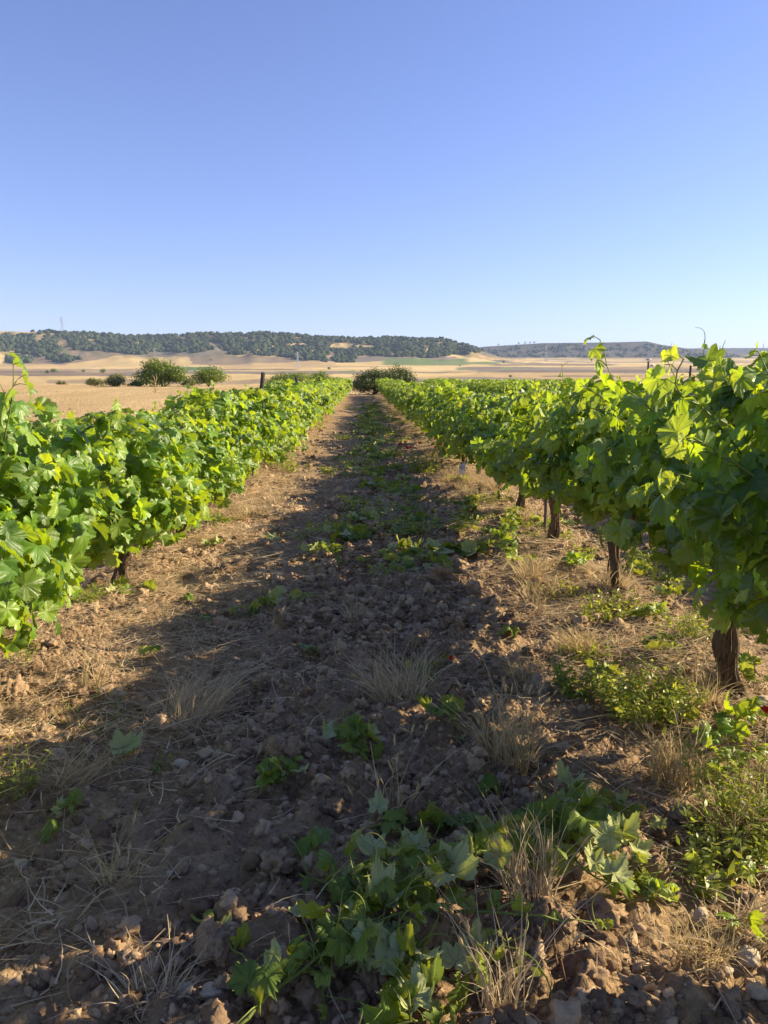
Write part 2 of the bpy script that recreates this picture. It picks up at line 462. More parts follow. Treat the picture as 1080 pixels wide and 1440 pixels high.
mb = MB(); mb.add(np.stack([far_x(U, YY), YY, ZZ], -1).reshape(-1, 3), grid_faces(*U.shape),
                  np.concatenate([col, np.ones(col.shape[:2] + (1,))], -1).reshape(-1, 4))
m, t = mat('far_farmland'); N = NT(t)
at = N.n('Attribute', attribute_name='tone'); tc = N.n('TexCoord')
mp = N.n('Mapping'); mp.inputs['Scale'].default_value = (1, .3, 1); N.l(tc.outputs['Object'], mp.inputs['Vector'])
c = N.mix(N.math('MULTIPLY', N.noise(.06, 6, .65, mp.outputs[0]), .35), at.outputs['Color'], N.mix(1.0, at.outputs['Color'], (.62, .58, .55), 'MULTIPLY'))
N.out(N.pbr(c, .95, N.bump(N.noise(.12, 5, .7, tc.outputs['Object']), .6, 3.0), .1)); M['far'] = m
mb.build('hills', M['far'], kind='structure')

# ------------------------------------------------------------------ icosphere templates
def ico(sub):
    bm = bmesh.new(); bmesh.ops.create_icosphere(bm, subdivisions=sub, radius=1)
    v = np.array([list(x.co) for x in bm.verts]); f = np.array([[x.index for x in fc.verts] for fc in bm.faces]); bm.free()
    return v, f
ICO = {i: ico(i) for i in (1, 2, 3, 4)}
def lump(sub, seed, amp=.35, sc=(1, 1, .8), rough=0.):
    v, f = ICO[sub]; r = np.ones(len(v))
    for k, fr in enumerate((1.3, 2.7, 5.5)):
        r = r + amp / (1.5 ** k) * (fbm(v[:, 0] * fr + v[:, 2] * fr * .7 + 17 * seed, v[:, 1] * fr - v[:, 2] * fr * .6 + seed, 2, seed + k) - .5) * 1.7
    if rough:
        for k, fr in enumerate((3.1, 6.3)):
            q = fbm(v[:, 0] * fr + v[:, 2] * fr * .8 + 7 * seed, v[:, 1] * fr - v[:, 2] * fr * .7 + 3 * seed, 2, seed + 20 + k)
            r = r - rough / (1.6 ** k) * np.abs(q - .5) * 3 + rough * .25
    return v * r[:, None] * np.array(sc), f
def rand_frames(n, s, tilt=1.0, rng=RNG):
    nn = np.stack([rng.normal(0, tilt, n), rng.normal(0, tilt, n), np.ones(n)], 1)
    tt = rng.normal(0, 1, (n, 3))
    return frames(nn, tt, s)

# ------------------------------------------------------------------ far woods
LB = ([-900, -400, -100, 0, 37, 60, 75, 95, 100, 112, 160, 180, 210, 225, 290, 300, 320, 325, 360, 400, 440, 500, 505, 560, 600, 640, 675, 690],
      [500, 505, 497, 495, 497, 501, 504, 500, 490, 493, 495, 498, 501, 496, 497, 492, 492, 499, 500, 503, 508, 511, 500, 503, 504, 500, 496, 488])
def ell(u, p, cu, cp, ru, rp): return ((u - cu) / ru) ** 2 + ((p - cp) / rp) ** 2 < 1
def wood(name, label, u0, u1, y0, y1, n, size, keep, matr, seed):
    rng = np.random.default_rng(seed)
    u = rng.uniform(u0, u1, n); y = rng.uniform(y0, y1, n); z = far_z(u, y); p = far_py(z, y)
    k = keep(u, p, y, rng.random(n), z)
    u, y, z = u[k], y[k], z[k]; n = len(u)
    s = rng.uniform(.45, 1.55, n) * size
    mb = MB(); grp = rng.integers(0, 5, n)
    for g in range(5):
        q = grp == g
        if q.sum() == 0: continue
        v, f = lump(2, seed + g, .5, (1, 1, .9))
        X_, Y_, Z_ = rand_frames(int(q.sum()), s[q], .25, rng)
        P = np.stack([far_x(u[q], y[q]), y[q], z[q] + s[q] * .45], 1)
        a = np.stack([rng.random(len(P)), np.zeros(len(P)), np.zeros(len(P)), np.ones(len(P))], 1)
        mb.stamp(v, f, P, X_, Y_, Z_, a)
    o = mb.build(name, matr, kind='stuff', smooth=True); tag(o, label, 'woodland'); return o
def crown_mat(name, a, b, scale):
    m, t = mat(name); N = NT(t); tc = N.n('TexCoord')
    at = N.n('Attribute', attribute_name='tone'); sep = N.n('SeparateColor'); N.l(at.outputs['Color'], sep.inputs[0])
    n1 = N.noise(scale, 5, .7, tc.outputs['Object'])
    c = N.mix(N.math('ADD', N.math('MULTIPLY', n1, .5), N.math('MULTIPLY', sep.outputs[0], .5)), a, b)
    N.out(N.pbr(c, .9, N.bump(n1, 1.0, 1.5), .1)); return m
M['wood_far'] = crown_mat('far_tree_green', (.022, .035, .016), (.085, .11, .04), .35)
def keepA(u, p, y, r, z):
    lb = np.interp(u, *LB) + 1.5 * (vnoise(u / 5, u * 0, 3) - .5)
    k = (p < lb) & (y < 2540)
    k &= ~(ell(u, p, 103, 485, 8, 9) | ell(u, p, 482, 488, 17, 5) | ell(u, p, 310, 487, 9, 5) | ell(u, p, 428, 486, 14, 2) | ell(u, p, 70, 480, 7, 4) | ell(u, p, 20, 470, 45, 3))
    k |= ell(u, p, 42, 508, 18, 5) | ell(u, p, 102, 506.5, 23, 4)
    thin = sstep(570, 650, u) * sstep(492, 500, p)
    k &= r > .12 + .4 * thin
    k &= z > EYE + (541 - np.interp(y, *PLAIN)) / FC * y - 14
    return k & (fbm(u / 12, p / 4, 3, 23) > .36)
wood('woodland', 'dark green pine and oak wood covering the long hillside on the left', -880, 690, 1500, 2545, 42000, 5.2, keepA, M['wood_far'], 100)
def keepB(u, p, y, r, z): return (p < 503) & (z > EYE + (541 - np.interp(y, *PLAIN)) / FC * y + 10) & (fbm(u / 7, y / 60, 4, 33) > .56) & (y < 3900)
wood('scrub_woodland', 'sparse dark scrub dotted over the bluish hill on the right', 560, 1300, 3250, 3990, 5200, 4.6, keepB, M['wood_far'], 200)
def keepR(u, p, y, r, z): return (r < .55 + .4 * (vnoise(u / 9, u * 0, 5) > .5))
wood('ridge_woodland', 'uneven line of small trees along the left hilltop skyline', 130, 665, 2480, 2530, 420, 6.2, keepR, M['wood_far'], 300)

# ------------------------------------------------------------------ bushes and trees behind the vineyard
def leafy(center, rad, n, size, rng, young=.2, shell=.35, low=-.55, lobes=7, out=.7):
    """irregular crown of small leaf quads: returns arrays for stamp"""
    c = np.array(center, float); rad = np.array(rad, float)
    L = norm(rng.normal(0, 1, (lobes, 3))) * rng.uniform(.2, .62, (lobes, 1)); L[:, 2] *= .9
    k = rng.integers(0, lobes, n)
    d = norm(rng.normal(0, 1, (n, 3)))
    r = 1 - shell * rng.random(n) ** 1.3
    P = L[k] + d * (.55 * r * rng.uniform(.85, 1.1, n))[:, None]
    P[:, 2] = np.maximum(P[:, 2], low + .1 * rng.random(n)); el_ = np.arctan2(P[:, 2], np.hypot(P[:, 0], P[:, 1])); az_ = np.arctan2(P[:, 1], P[:, 0]); P *= (1 + .9 * (fbm(az_ * 1.9 + lobes, el_ * 2.6 + 5, 3, n % 97) - .5) + .12 * rng.normal(0, 1, n) * (rng.random(n) < .3))[:, None]; P[:, 2] = np.maximum(P[:, 2], low); P[:, :2] *= (1 + .45 * np.clip(-P[:, 2], 0, 1))[:, None]
    nn = norm(d * out + rng.normal(0, .6, (n, 3)) + [0, 0, .25])
    tt = rng.normal(0, 1, (n, 3)) - [0, 0, .4]
    s = rng.uniform(.6, 1.3, n) * size
    a = np.stack([np.clip(rng.normal(.5, .3, n), 0, 1), np.clip(rng.random(n) ** 3 * young * 3, 0, 1), np.zeros(n), np.ones(n)], 1)
    return c + P * rad, nn, tt, s, a
QV = np.array([[0, -.5, 0], [.33, 0, .06], [0, .6, 0], [-.33, 0, .06]], float); QF = np.array([[0, 1, 2], [0, 2, 3]])
def bush(name, cat, label, px0, px1, pyt, pyb, depth, matr, n=5000, size=.10, lobes=7, trunk=False, group=None, seed=1, zb=None, deep=.8, young=.3):
    rng = np.random.default_rng(seed)
    x0, _, zt = at_depth(px0, pyt, depth); x1, _, zb_ = at_depth(px1, pyb, depth)
    w = (x1 - x0) / 2; zg = (float(base((x0 + x1) / 2, depth)) if zb is None else zb_)
    h = zt - zg
    root = empty(name, ((x0 + x1) / 2, depth, zg)); tag(root, label, cat, group)
    P, nn, tt, s, a = leafy((0, 0, h * .48), (w, w * deep, h * .56), n, size, rng, young, .5, -.95, lobes)
    P = P * [1.12, 1.12, 1.12]; mb = MB(); mb.stamp(QV, QF, P, *frames(nn, tt, s), a); mb.build('crown', matr, root, smooth=False)
    tb = MB()
    for q in range(4 if not trunk else 5):
        e = np.array([rng.normal(0, w * .35), rng.normal(0, w * .3), h * rng.uniform(.5, .75)])
        b0 = np.array([rng.normal(0, w * .1), 0, -.1])
        ts = np.linspace(0, 1, 7)[:, None]
        tb.tube(b0 + (e - b0) * ts + np.sin(ts * 3) * rng.normal(0, .08, 3), np.linspace(.09, .02, 7) * min(1, h / 2), 6)
    tb.build('trunk', M['bark'], root)
    return root
bush('round_bush', 'bush', 'large round dark green bush at the edge of the stubble field', 195, 260, 511, 547, 86, M['bush'], 16000, .16, 11, seed=3)
bush('leafy_bush', 'bush', 'smaller olive bush left of the large round bush', 147, 180, 528, 546, 86, M['drybush'], 4500, .13, 8, seed=4)
bush('leafy_bush', 'bush', 'low yellowish scrubby bush, the leftmost of the clump by the round bush', 120, 147, 531, 545, 88, M['drybush'], 3000, .12, 8, seed=5)
bush('leafy_bush', 'bush', 'flat dark bush squeezed against the left side of the round bush', 180, 202, 536, 547, 86, M['bush'], 2500, .12, 7, seed=6)
bush('leafy_bush', 'bush', 'loose pale olive bush just right of the round bush', 258, 278, 531, 549, 85, M['drybush'], 3000, .12, 7, seed=7)
bush('leafy_tree', 'tree', 'broad airy green tree behind the left vine row beside the round bush', 270, 322, 517, 550, 88, M['bush'], 7000, .15, 10, seed=8)
bush('leafy_bush', 'bush', 'tiny isolated bush standing alone in the pale far field', 78, 94, 535.5, 542, 130, M['drybush'], 1200, .16, 5, seed=9, zb=1)
bush('wide_bush', 'bush', 'wide dark bush behind the wooden post of the left row', 372, 440, 524, 552, 80, M['bush'], 12000, .13, 12, seed=10)
bush('wide_bush', 'bush', 'sunlit rounded bush joining the wide dark bush behind the left row', 425, 470, 522, 552, 83, M['bush'], 9000, .13, 10, seed=11)
bush('path_end_tree', 'tree', 'dark leafy small tree at the far end of the path, left of the pair', 496, 556, 517, 556, 68, M['darkbush'], 15000, .11, 12, True, seed=12)
bush('path_end_tree', 'tree', 'olive bushy tree at the far end of the path, right of the pair', 530, 590, 518, 556, 69, M['darkbush'], 13000, .11, 11, True, seed=13)
b_ = bush('bare_sapling', 'sapling', 'pale bare forked sapling in front of the large round bush', 214, 222, 530, 548, 60, M['drybush'], 6, .05, 3, seed=14)
for ch in list(b_.children): bpy.data.objects.remove(ch)
tb = MB()
xb, _, zt = at_depth(218, 527, 60); h = zt - b_.location.z
tb.tube([(0, 0, -.1), (0, 0, h * .45), (.05, 0, h * .6)], [.06, .05, .04], 6)
tb.tube([(.03, 0, h * .5), (-.25, 0, h * .68), (-.55, 0, h * .72)], [.04, .03, .012], 5)
tb.tube([(.03, 0, h * .55), (-.05, 0, h * .85), (-.2, 0, h * 1.0)], [.04, .03, .012], 5)
tb.tube([(.03, 0, h * .55), (.15, 0, h * .8), (.1, 0, h * 1.02)], [.04, .025, .01], 5)
tb.build('trunk', M['gold'], b_)
# isolated trees and bushes in the far fields and on the ridges
FT = [(79, 525.5, 1150, 6, 'small dark bush left of its twin on a far field boundary'), (88, 525.5, 1150, 8, 'wide dark bush right of its twin on a far field boundary'),
      (128, 524, 1200, 5, 'faint small bush between field strips above the yellowish scrub'), (155, 525, 1150, 8, 'lone dark tree in the far tan field above the olive bush'),
      (252, 513.5, 1750, 5, 'tiny dark tree just right of the lattice pylon in the valley'), (208, 508.5, 1880, 7, 'small bush at the foot of the wood left of the valley pylon'),
      (464, 521.5, 1350, 6, 'lone round tree in the far field right of the middle pylon'), (302, 502, 1950, 6, 'small tree below the bare scar in the wooded hill'),
      (645, 512, 1700, 5, 'small dark bush beside the green field'), (706, 511.5, 1900, 8, 'dark bush on the tan slope under the right hill'),
      (716, 531, 900, 4.5, 'lone dark bush right above the vine tops of the second row'), (1001, 515, 1900, 6, 'small far bush beyond the tall near vine')]
TREEP = []
for i, (u, p, dep, s, lab) in enumerate(FT):
    zz = float(far_z(np.array([float(u)]), np.array([float(dep)]))[0])
    t_ = empty('field_tree', (float(far_x(u, dep)), dep, zz - .2)); tag(t_, lab, 'tree', 'lone trees in the far fields')
    rng = np.random.default_rng(500 + i)
    P, nn, tt, ss, a = leafy((0, 0, s * .55), (s * .6, s * .6, s * .5), 380, s * .15, rng, .2, .5, -.8, 6)
    mb = MB(); mb.stamp(QV, QF, P, *frames(nn, tt, ss), a); mb.build('crown', M['bush'], t_, smooth=False)
    tb = MB(); tb.tube([(0, 0, -.5), (0, 0, s * .3), (s * .05, 0, s * .6)], [s * .05, s * .04, s * .02], 6); tb.build('trunk', M['bark'], t_)
for i, (u, lab) in enumerate(((698, 'lone skyline tree, leftmost on the bluish right hill'), (726, 'skyline tree left of the close pair on the right hill'), (735, 'left one of two close skyline trees on the right hill'),
                              (742, 'right one of two close skyline trees on the right hill'), (748, 'skyline tree at the right end of the short row on the right hill'), (838, 'low skyline tree on the middle of the right hill'))):
    zz = float(far_z(np.array([float(u)]), np.array([4000.]))[0]); s = 11 if i < 5 else 6
    t_ = empty('skyline_tree', (float(far_x(u, 4000)), 4000, zz - .5)); tag(t_, lab, 'tree', 'trees on the right hill skyline')
    rng = np.random.default_rng(600 + i)
    P, nn, tt, ss, a = leafy((0, 0, s * .7), (s * .55, s * .55, s * .4), 300, s * .16, rng, .1, .5, -.8, 5)
    mb = MB(); mb.stamp(QV, QF, P, *frames(nn, tt, ss), a); mb.build('crown', M['bush'], t_, smooth=False)
    tb = MB(); tb.tube([(0, 0, -1), (0, 0, s * .4), (s * .04, 0, s * .7)], [s * .06, s * .05, s * .02], 6); tb.build('trunk', M['bark'], t_)

# ------------------------------------------------------------------ pylons
def pylon():
    root = empty('pylon'); H = 40.
    mb = MB()
    def w(z): return 3.2 * (1 - z / H) ** 1.2 + .45
    zs = np.linspace(0, H, 11)
    for sx, sy in ((1, 1), (1, -1), (-1, 1), (-1, -1)):
        mb.tube([(sx * w(z), sy * w(z), z) for z in zs], .28, 4)
    for i in range(10):
        a, b = zs[i], zs[i + 1]
        for k in (0, 1):
            for sg in (1, -1):
                p0 = (w(a), sg * w(a), a) if k else (sg * w(a), w(a), a); p1 = (-w(b), sg * w(b), b) if k else (sg * w(b), -w(b), b)
                mb.tube([p0, p1], .14, 4); q0 = (-p0[0], p0[1], a) if k else (p0[0], -p0[1], a); q1 = (-p1[0], p1[1], b) if k else (p1[0], -p1[1], b)
                mb.tube([q0, q1], .14, 4)
    mb.build('mast', M['steel'], root, smooth=False)
    for z, l in ((28, 7.5), (33, 6.2), (37.5, 5)):
        c = MB()
        for sy in (-.5, .5):
            c.tube([(-l, 0, z + .3), (-.6, sy, z + 1.0), (.6, sy, z + 1.0), (l, 0, z + .3)], .17, 4)
            c.tube([(-l, 0, z + .3), (0, sy, z - .3), (l, 0, z + .3)], .15, 4)
        ca = c.build('crossarm', M['steel'], root, smooth=False)
        for sx in (-1, 1):
            i_ = MB(); i_.tube([(sx * l * .95, 0, z + .2), (sx * l * .95, 0, z - 1.6)], .16, 6); i_.build('insulator', M['ceramic'], ca)
    return root
pyl = pylon()
for i, (u, yb, yt, dep, lab) in enumerate(((226, 513, 487, 1650, 'pale lattice pylon in the valley above the large round bush'), (103, 471, 448, 2480, 'tall lattice pylon on the wooded left hilltop'),
                                         (421, 519, 495, 1500, 'faint lattice pylon in front of the wooded hill near the wooden post'), (765, 510, 486, 2600, 'lattice pylon before the bluish right hill'),
                                         (1069, 505, 485, 4300, 'distant lattice pylon at the right beyond the tall vine'))):
    o = pyl if i == 0 else copy_tree(pyl)
    zg = float(far_z(np.array([float(u)]), np.array([float(dep)]))[0])
    o.location = (float(far_x(u, dep)), dep, zg - .5); hh = (yb - yt) / FC * dep
    s_ = max(.7, hh / 40); o.scale = (s_,) * 3; o.rotation_euler = (0, 0, .25 + .2 * i)
    tag(o, lab, 'pylon', 'lattice pylons in the distance')

# ------------------------------------------------------------------ grape leaf templates
KEY0 = [(0, 1.0), (8, .87), (14, .90), (22, .70), (27, .66), (34, .74), (41, .80), (46, .78), (52, .94), (60, .79), (67, .78), (76, .60), (82, .58), (90, .66), (97, .67), (105, .78), (113, .66), (121, .67), (131, .53), (139, .57), (149, .55), (158, .52), (167, .38), (176, .10)]
KEY = [(0, 1.0), (6, .90), (10, .95), (15, .84), (20, .87), (25, .75), (29, .70), (34, .80), (38, .78), (43, .89), (47, .86), (52, .97), (57, .86), (62, .89), (68, .77), (73, .74), (78, .64), (84, .74), (89, .72), (95, .82), (99, .78), (105, .86), (111, .74), (117, .77), (124, .66), (130, .68), (137, .60), (144, .65), (152, .58), (160, .60), (168, .46), (176, .13)]
def leaf_tpl(seed, hd=True):
    rng = np.random.default_rng(seed)
    ks = KEY if hd else [KEY[i] for i in (0, 3, 6, 9, 11, 14, 16, 19, 21, 24, 27, 29, 31)]
    ph = []; rr = []
    for sgn in (-1, 1):
        seq = ks[::-1] if sgn < 0 else ks[1:]
        for a, r in seq: ph.append(sgn * a if sgn < 0 else a); rr.append(r)
    ph = np.array(ph, float); rr = np.array(rr) * (1 + rng.normal(0, .03, len(ph)))
    n = len(ph); vein = np.isin(np.abs(ph), (0, 52, 105)).astype(float)
    th = np.radians(ph + rng.normal(0, 1.2, n) * (vein == 0))
    rings = (.35, .68, 1.0) if hd else (1.0,)
    V = [[0, 0, 0]]; vv = [1.]
    cup = rng.uniform(-.5, .12); fold = rng.uniform(.0, .42); wav = rng.uniform(.07, .17); k1, k2 = rng.uniform(0, 6.3, 2); bend = rng.uniform(-.45, -.05)
    lob = -np.cos(np.radians(np.abs(ph)) * (180 / 26.)) * 0
    for q in rings:
        for i in range(n):
            r = rr[i] * q if q == 1 else q * (rr[i] * .55 + .45 * .72) * (1 if abs(ph[i]) < 165 else .5)
            x = r * math.sin(th[i]); y = r * math.cos(th[i])
            z = cup * r * r + fold * abs(x) + bend * max(0, y) ** 2 * .6
            z += wav * r * math.sin(3 * th[i] + k1) + wav * .6 * q * q * math.sin(7 * th[i] + k2)
            z += -.05 * vein[i] * q + .025 * (1 - vein[i])
            V.append([x, y, z]); vv.append(vein[i])
    f = []
    for i in range(n - 1): f.append([0, 1 + i + 1, 1 + i])
    for k in range(len(rings) - 1):
        a = 1 + k * n; b = a + n
        for i in range(n - 1): f += [[a + i, a + i + 1, b + i + 1], [a + i, b + i + 1, b + i]]
    f = np.array(f)
    V = np.array(V)
    # make sure the front faces +z
    e1 = V[f[:, 1]] - V[f[:, 0]]; e2 = V[f[:, 2]] - V[f[:, 0]]; c = np.cross(e1, e2)[:, 2]
    f[c < 0] = f[c < 0][:, ::-1]
    return V, f, np.array(vv)
HD = [leaf_tpl(900 + i) for i in range(7)]
LD = [leaf_tpl(950 + i, False) for i in range(6)]
def crumple(t, seed, k=1.):
    v, f, e = t; v = v.copy(); r = np.hypot(v[:, 0], v[:, 1]); rng = np.random.default_rng(seed)
    a = rng.uniform(0, 6.3); q = v[:, 0] * math.cos(a) + v[:, 1] * math.sin(a)
    v[:, 2] += k * (-.55 * np.maximum(q - .15, 0) ** 1.4 + .12 * np.sin(q * 7 + a) + .10 * (fbm(v[:, 0] * 3 + seed, v[:, 1] * 3, 3, seed) - .5) * 3 * r - .25 * r * r)
    v[:, 0] *= rng.uniform(.75, 1.0); return v, f, e
CR = [crumple(leaf_tpl(980 + i), i, rng_k) for i, rng_k in enumerate((.6, 1., 1.4, .8, 1.2, 1.5, .9, 1.1))]
def put_leaves(mb, P, nn, tt, s, tone, young, rng, tpls):
    k = rng.integers(0, len(tpls), len(P)); X_, Y_, Z_ = frames(nn, tt, s)
    for i, (v, f, ve) in enumerate(tpls):
        q = k == i
        if not q.any(): continue
        m_ = int(q.sum()); a = np.zeros((m_, len(v), 4)); a[..., 0] = tone[q][:, None]; a[..., 1] = young[q][:, None]; a[..., 2] = ve[None]; a[..., 3] = 1
        mb.stamp(v, f, P[q], X_[q], Y_[q], Z_[q], a)

def curl(p, d, rng, L=.16, n=14):
    pts = [np.array(p)]; d = norm(np.array(d, float)); ax = norm(rng.normal(0, 1, 3)); w = rng.uniform(.05, .12)
    for i in range(n):
        w2 = w * (1 + i * .35)
        d = norm(d + np.cross(ax, d) * w2 * .6 + rng.normal(0, .04, 3)); pts.append(pts[-1] + d * L / n)
    return pts

def make_vine(seed, H=1.42, W=.55, hd=True, nleaf=420, nshoot=22, grapes=0, tips=5, Lh=.9, low=.30):
    """row runs along local Y; base at origin"""
    rng = np.random.default_rng(seed)
    root = empty('grapevine')
    # trunk
    tb = MB(); zt = .56 + rng.uniform(-.04, .05)
    ts = np.linspace(0, 1, 26 if hd else 9)
    k1, k2 = rng.uniform(0, 6.3, 2); lean = rng.normal(0, .05, 2)
    P = np.stack([lean[0] * ts + .028 * np.sin(ts * 4 + k1) - .028 * math.sin(k1), lean[1] * ts + .035 * np.sin(ts * 3.3 + k2) - .035 * math.sin(k2), -.08 + (zt + .08) * ts], 1)
    rad = .033 + .012 * np.exp(-((ts - .02) / .12) ** 2) + .022 * np.exp(-((ts - .97) / .16) ** 2) + .006 * np.sin(ts * 17 + k1)
    if hd:
        tw = rng.uniform(-2.2, 2.2); sd = seed % 50
        def prof(t, a):
            b = a + tw * t
            return 1 + .16 * np.sin(3 * b + k1) + .11 * np.abs(np.sin(5.5 * b + k2)) + .07 * np.sin(11 * b + 3 * t) + .16 * (vnoise(b * 2.4, np.full_like(b, t * 9), sd) - .5)
        turn = rng.uniform(1.2, 2.4) * (1 if seed % 2 else -1)
        for sgn in (1, -1):
            off = .62 * rad * (1 - .5 * np.exp(-((ts - .95) / .2) ** 2))
            Q = P + np.stack([sgn * off * np.cos(k1 + turn * ts), sgn * off * np.sin(k1 + turn * ts), ts * 0], 1)
            tb.tube(Q, rad * (.80 if sgn > 0 else .62), 34, prof=prof)
        # loose strips of bark
        for q in range(16):
            a0 = rng.uniform(0, 6.3); t0 = rng.uniform(.05, .6); t1 = t0 + rng.uniform(.15, .35)
            tt = np.linspace(t0, min(t1, .98), 6); rr = np.interp(tt, ts, rad) * 1.12
            c = np.stack([np.interp(tt, ts, P[:, j]) for j in range(3)], 1)
            c[:, 0] += rr * np.cos(a0 + tw * -tt); c[:, 1] += rr * np.sin(a0 + tw * -tt); c += rng.normal(0, .002, c.shape)
            tb.tube(c, [.001, .004, .005, .004, .003, .001], 4)
    else: tb.tube(P, rad, 8)
    trunk = tb.build('trunk', M['bark'], root)
    top = P[-1]
    # arms along the wire and canes
    ar = MB()
    arms = []
    for sg in (-1, 1):
        n = 8; q = np.linspace(0, 1, n)[:, None]
        pts = top - [0, 0, .03] + q * np.array([rng.normal(0, .04), sg * .78, .10]) + np.sin(q * 5 + k1) * np.array([.02, 0, .025])
        ar.tube(pts, np.linspace(.034, .014, n), 7); arms.append(pts)
    ar.build('arms', M['bark'], trunk)
    cn = MB(); td = []
    LP, LN, LT, LS, LTo, LY = [], [], [], [], [], []
    mid = (low + H) / 2
    def addleaf(p, out, size, young, hang=.8):
        n = out * .75 + np.array([0, 0, .45]) + rng.normal(0, .42, 3)
        t = np.array([0, 0, -hang]) + out * .45 + rng.normal(0, .5, 3)
        LP.append(p); LN.append(n); LT.append(t); LS.append(size); LTo.append(np.clip(rng.normal(.45, .36), 0, 1)); LY.append(young)
    for s in range(nshoot + tips):
        tip = s >= nshoot
        A_ = arms[s % 2]; i0 = rng.integers(0, len(A_)); p = A_[i0] + rng.normal(0, .01, 3)
        sx = 1 if rng.random() < .5 else -1
        ang = abs(rng.normal(.38, .30)) if not tip else abs(rng.normal(.1, .1))
        d = np.array([sx * math.sin(ang), rng.normal(0, .25), math.cos(ang)])
        L = rng.uniform(.6, 1.15) if not tip else (H - .6) + (rng.uniform(-.12, .05) if rng.random() < .7 else rng.uniform(.0, .08))
        step = .065; n = int(L / step); pts = [p]
        for i in range(n):
            q = i / n
            g = (-.02 - .16 * q * q) if not tip else -.004
            d = norm(d + np.array([sx * .03 if not tip else 0, 0, g]) + rng.normal(0, .07, 3))
            if p[2] > H - .08 and not tip: d = norm(d + np.array([sx * .2, 0, -.4]))
            if abs(p[0]) > W: d[0] *= .3; d = norm(d)
            p = p + d * step
            if p[2] < low + .02: break
            pts.append(p)
            side = 1 if i % 2 else -1
            o = norm(np.array([np.sign(p[0]) * .9 + side * .3, side * .55 * rng.random(), .25]) + rng.normal(0, .25, 3))
            pet = o * rng.uniform(.05, .11) * (1 - .5 * q)
            y_ = max(0, (q - .72) / .28) if not tip else max(0, (q - .55) / .45)
            sz = (.078 if q < .7 else .078 * (1 - (q - .7) / .3 * .68)) * rng.uniform(.75, 1.2) * (Lh / .9)
            if i > 1:
                addleaf(p + pet, norm(np.array([o[0] * 1.2, o[1] * .5, .1])), sz, y_ * rng.uniform(.5, 1.0))
                if hd: cn.tube([p, p + pet * .5 + [0, 0, .008], p + pet], [.0022, .0016, .0014], 4, (rng.random(), 0, 0, 1))
                if hd and rng.random() < (.16 if not tip else .45) and q > .35:
                    td.append((curl(p, -o + [0, 0, .6], rng, rng.uniform(.1, .22)), rng.random()))
        if len(pts) > 2: cn.tube(pts, np.linspace(.0052, .002, len(pts)), 5 if hd else 3, (rng.random(), 0, 0, 1))
    # fill leaves through the canopy volume, denser on the outside
    n = nleaf
    y = rng.uniform(-.9, .9, n); th = rng.uniform(0, 2 * math.pi, n)
    prof_w = W * (.66 + .72 * fbm(y * 2.0 + seed, np.cos(th) * 1.5, 3, seed)) * (1 - .36 * (np.abs(y) / .9) ** 3); hh = (H - low) / 2
    rr = np.sqrt(rng.uniform(.12, 1, n))
    cx = np.cos(th); cz = np.sin(th)
    sq = 1 / np.maximum(np.abs(cx), np.abs(cz)) ** .5
    x = cx * prof_w * rr * sq * .95; z = mid + cz * hh * rr * sq * (.72 + .5 * fbm(y * 2.6 + 4, th * 0, 3, seed + 2)) * (1 - .22 * (np.abs(y) / .9) ** 2)
    x *= 1 - .25 * np.clip((z - mid) / hh, 0, 1)
    z = np.maximum(z, low - .04 + .1 * rng.random(n) + .30 * (fbm(y * 1.8 + 9, y * 0, 2, seed + 5) - .42) + .20 * (np.abs(y) / .9) ** 4)
    hole = fbm(y * 2.9 + seed, z * 2.9, 2, seed + 7) < .43
    for i in range(n):
        if hole[i] and z[i] > low + .12: continue
        o = norm(np.array([cx[i] * 1.0 if abs(cx[i]) > .15 else rng.normal(0, .6), rng.normal(0, .35), max(cz[i], -.1) * .5 + .05]))
        addleaf(np.array([x[i], y[i], z[i]]), o, .077 * rng.uniform(.5, 1.3) * (Lh / .9), (rng.random() ** 5) * .7)
    fo = MB()
    put_leaves(fo, np.array(LP), np.array(LN), np.array(LT), np.array(LS), np.array(LTo), np.array(LY), rng, HD if hd else LD)
    fo.build('foliage', M['vine'], root)
    cn.build('canes', M['stem'], root)
    for c_, t_ in td[:24]:
        q_ = MB(); q_.tube(c_, np.linspace(.0016, .0007, 15), 3, (t_, 0, 0, 1)); q_.build('tendril', M['stem'], root)
    for g in range(grapes):
        gb = MB(); sx = -1 if g % 2 == 0 else 1
        c = np.array([sx * rng.uniform(.12, W * .9), rng.uniform(-.6, .6), low + rng.uniform(.0, .2)])
        v, f = ICO[2]; m_ = 46; q = rng.random(m_)
        P = c + np.stack([rng.normal(0, .017, m_) * (1.2 - q), rng.normal(0, .017, m_) * (1.2 - q), -q * .12], 1)
        gb.stamp(v, f, P, *rand_frames(m_, np.full(m_, .0052), 1, rng), np.stack([rng.random(m_), q * 0, q * 0, q * 0 + 1], 1))
        gb.tube([c + [0, 0, .06], c, c - [0, 0, .1]], .002, 4)
        gb.build('grape_cluster', M['grape'], root)
    return root

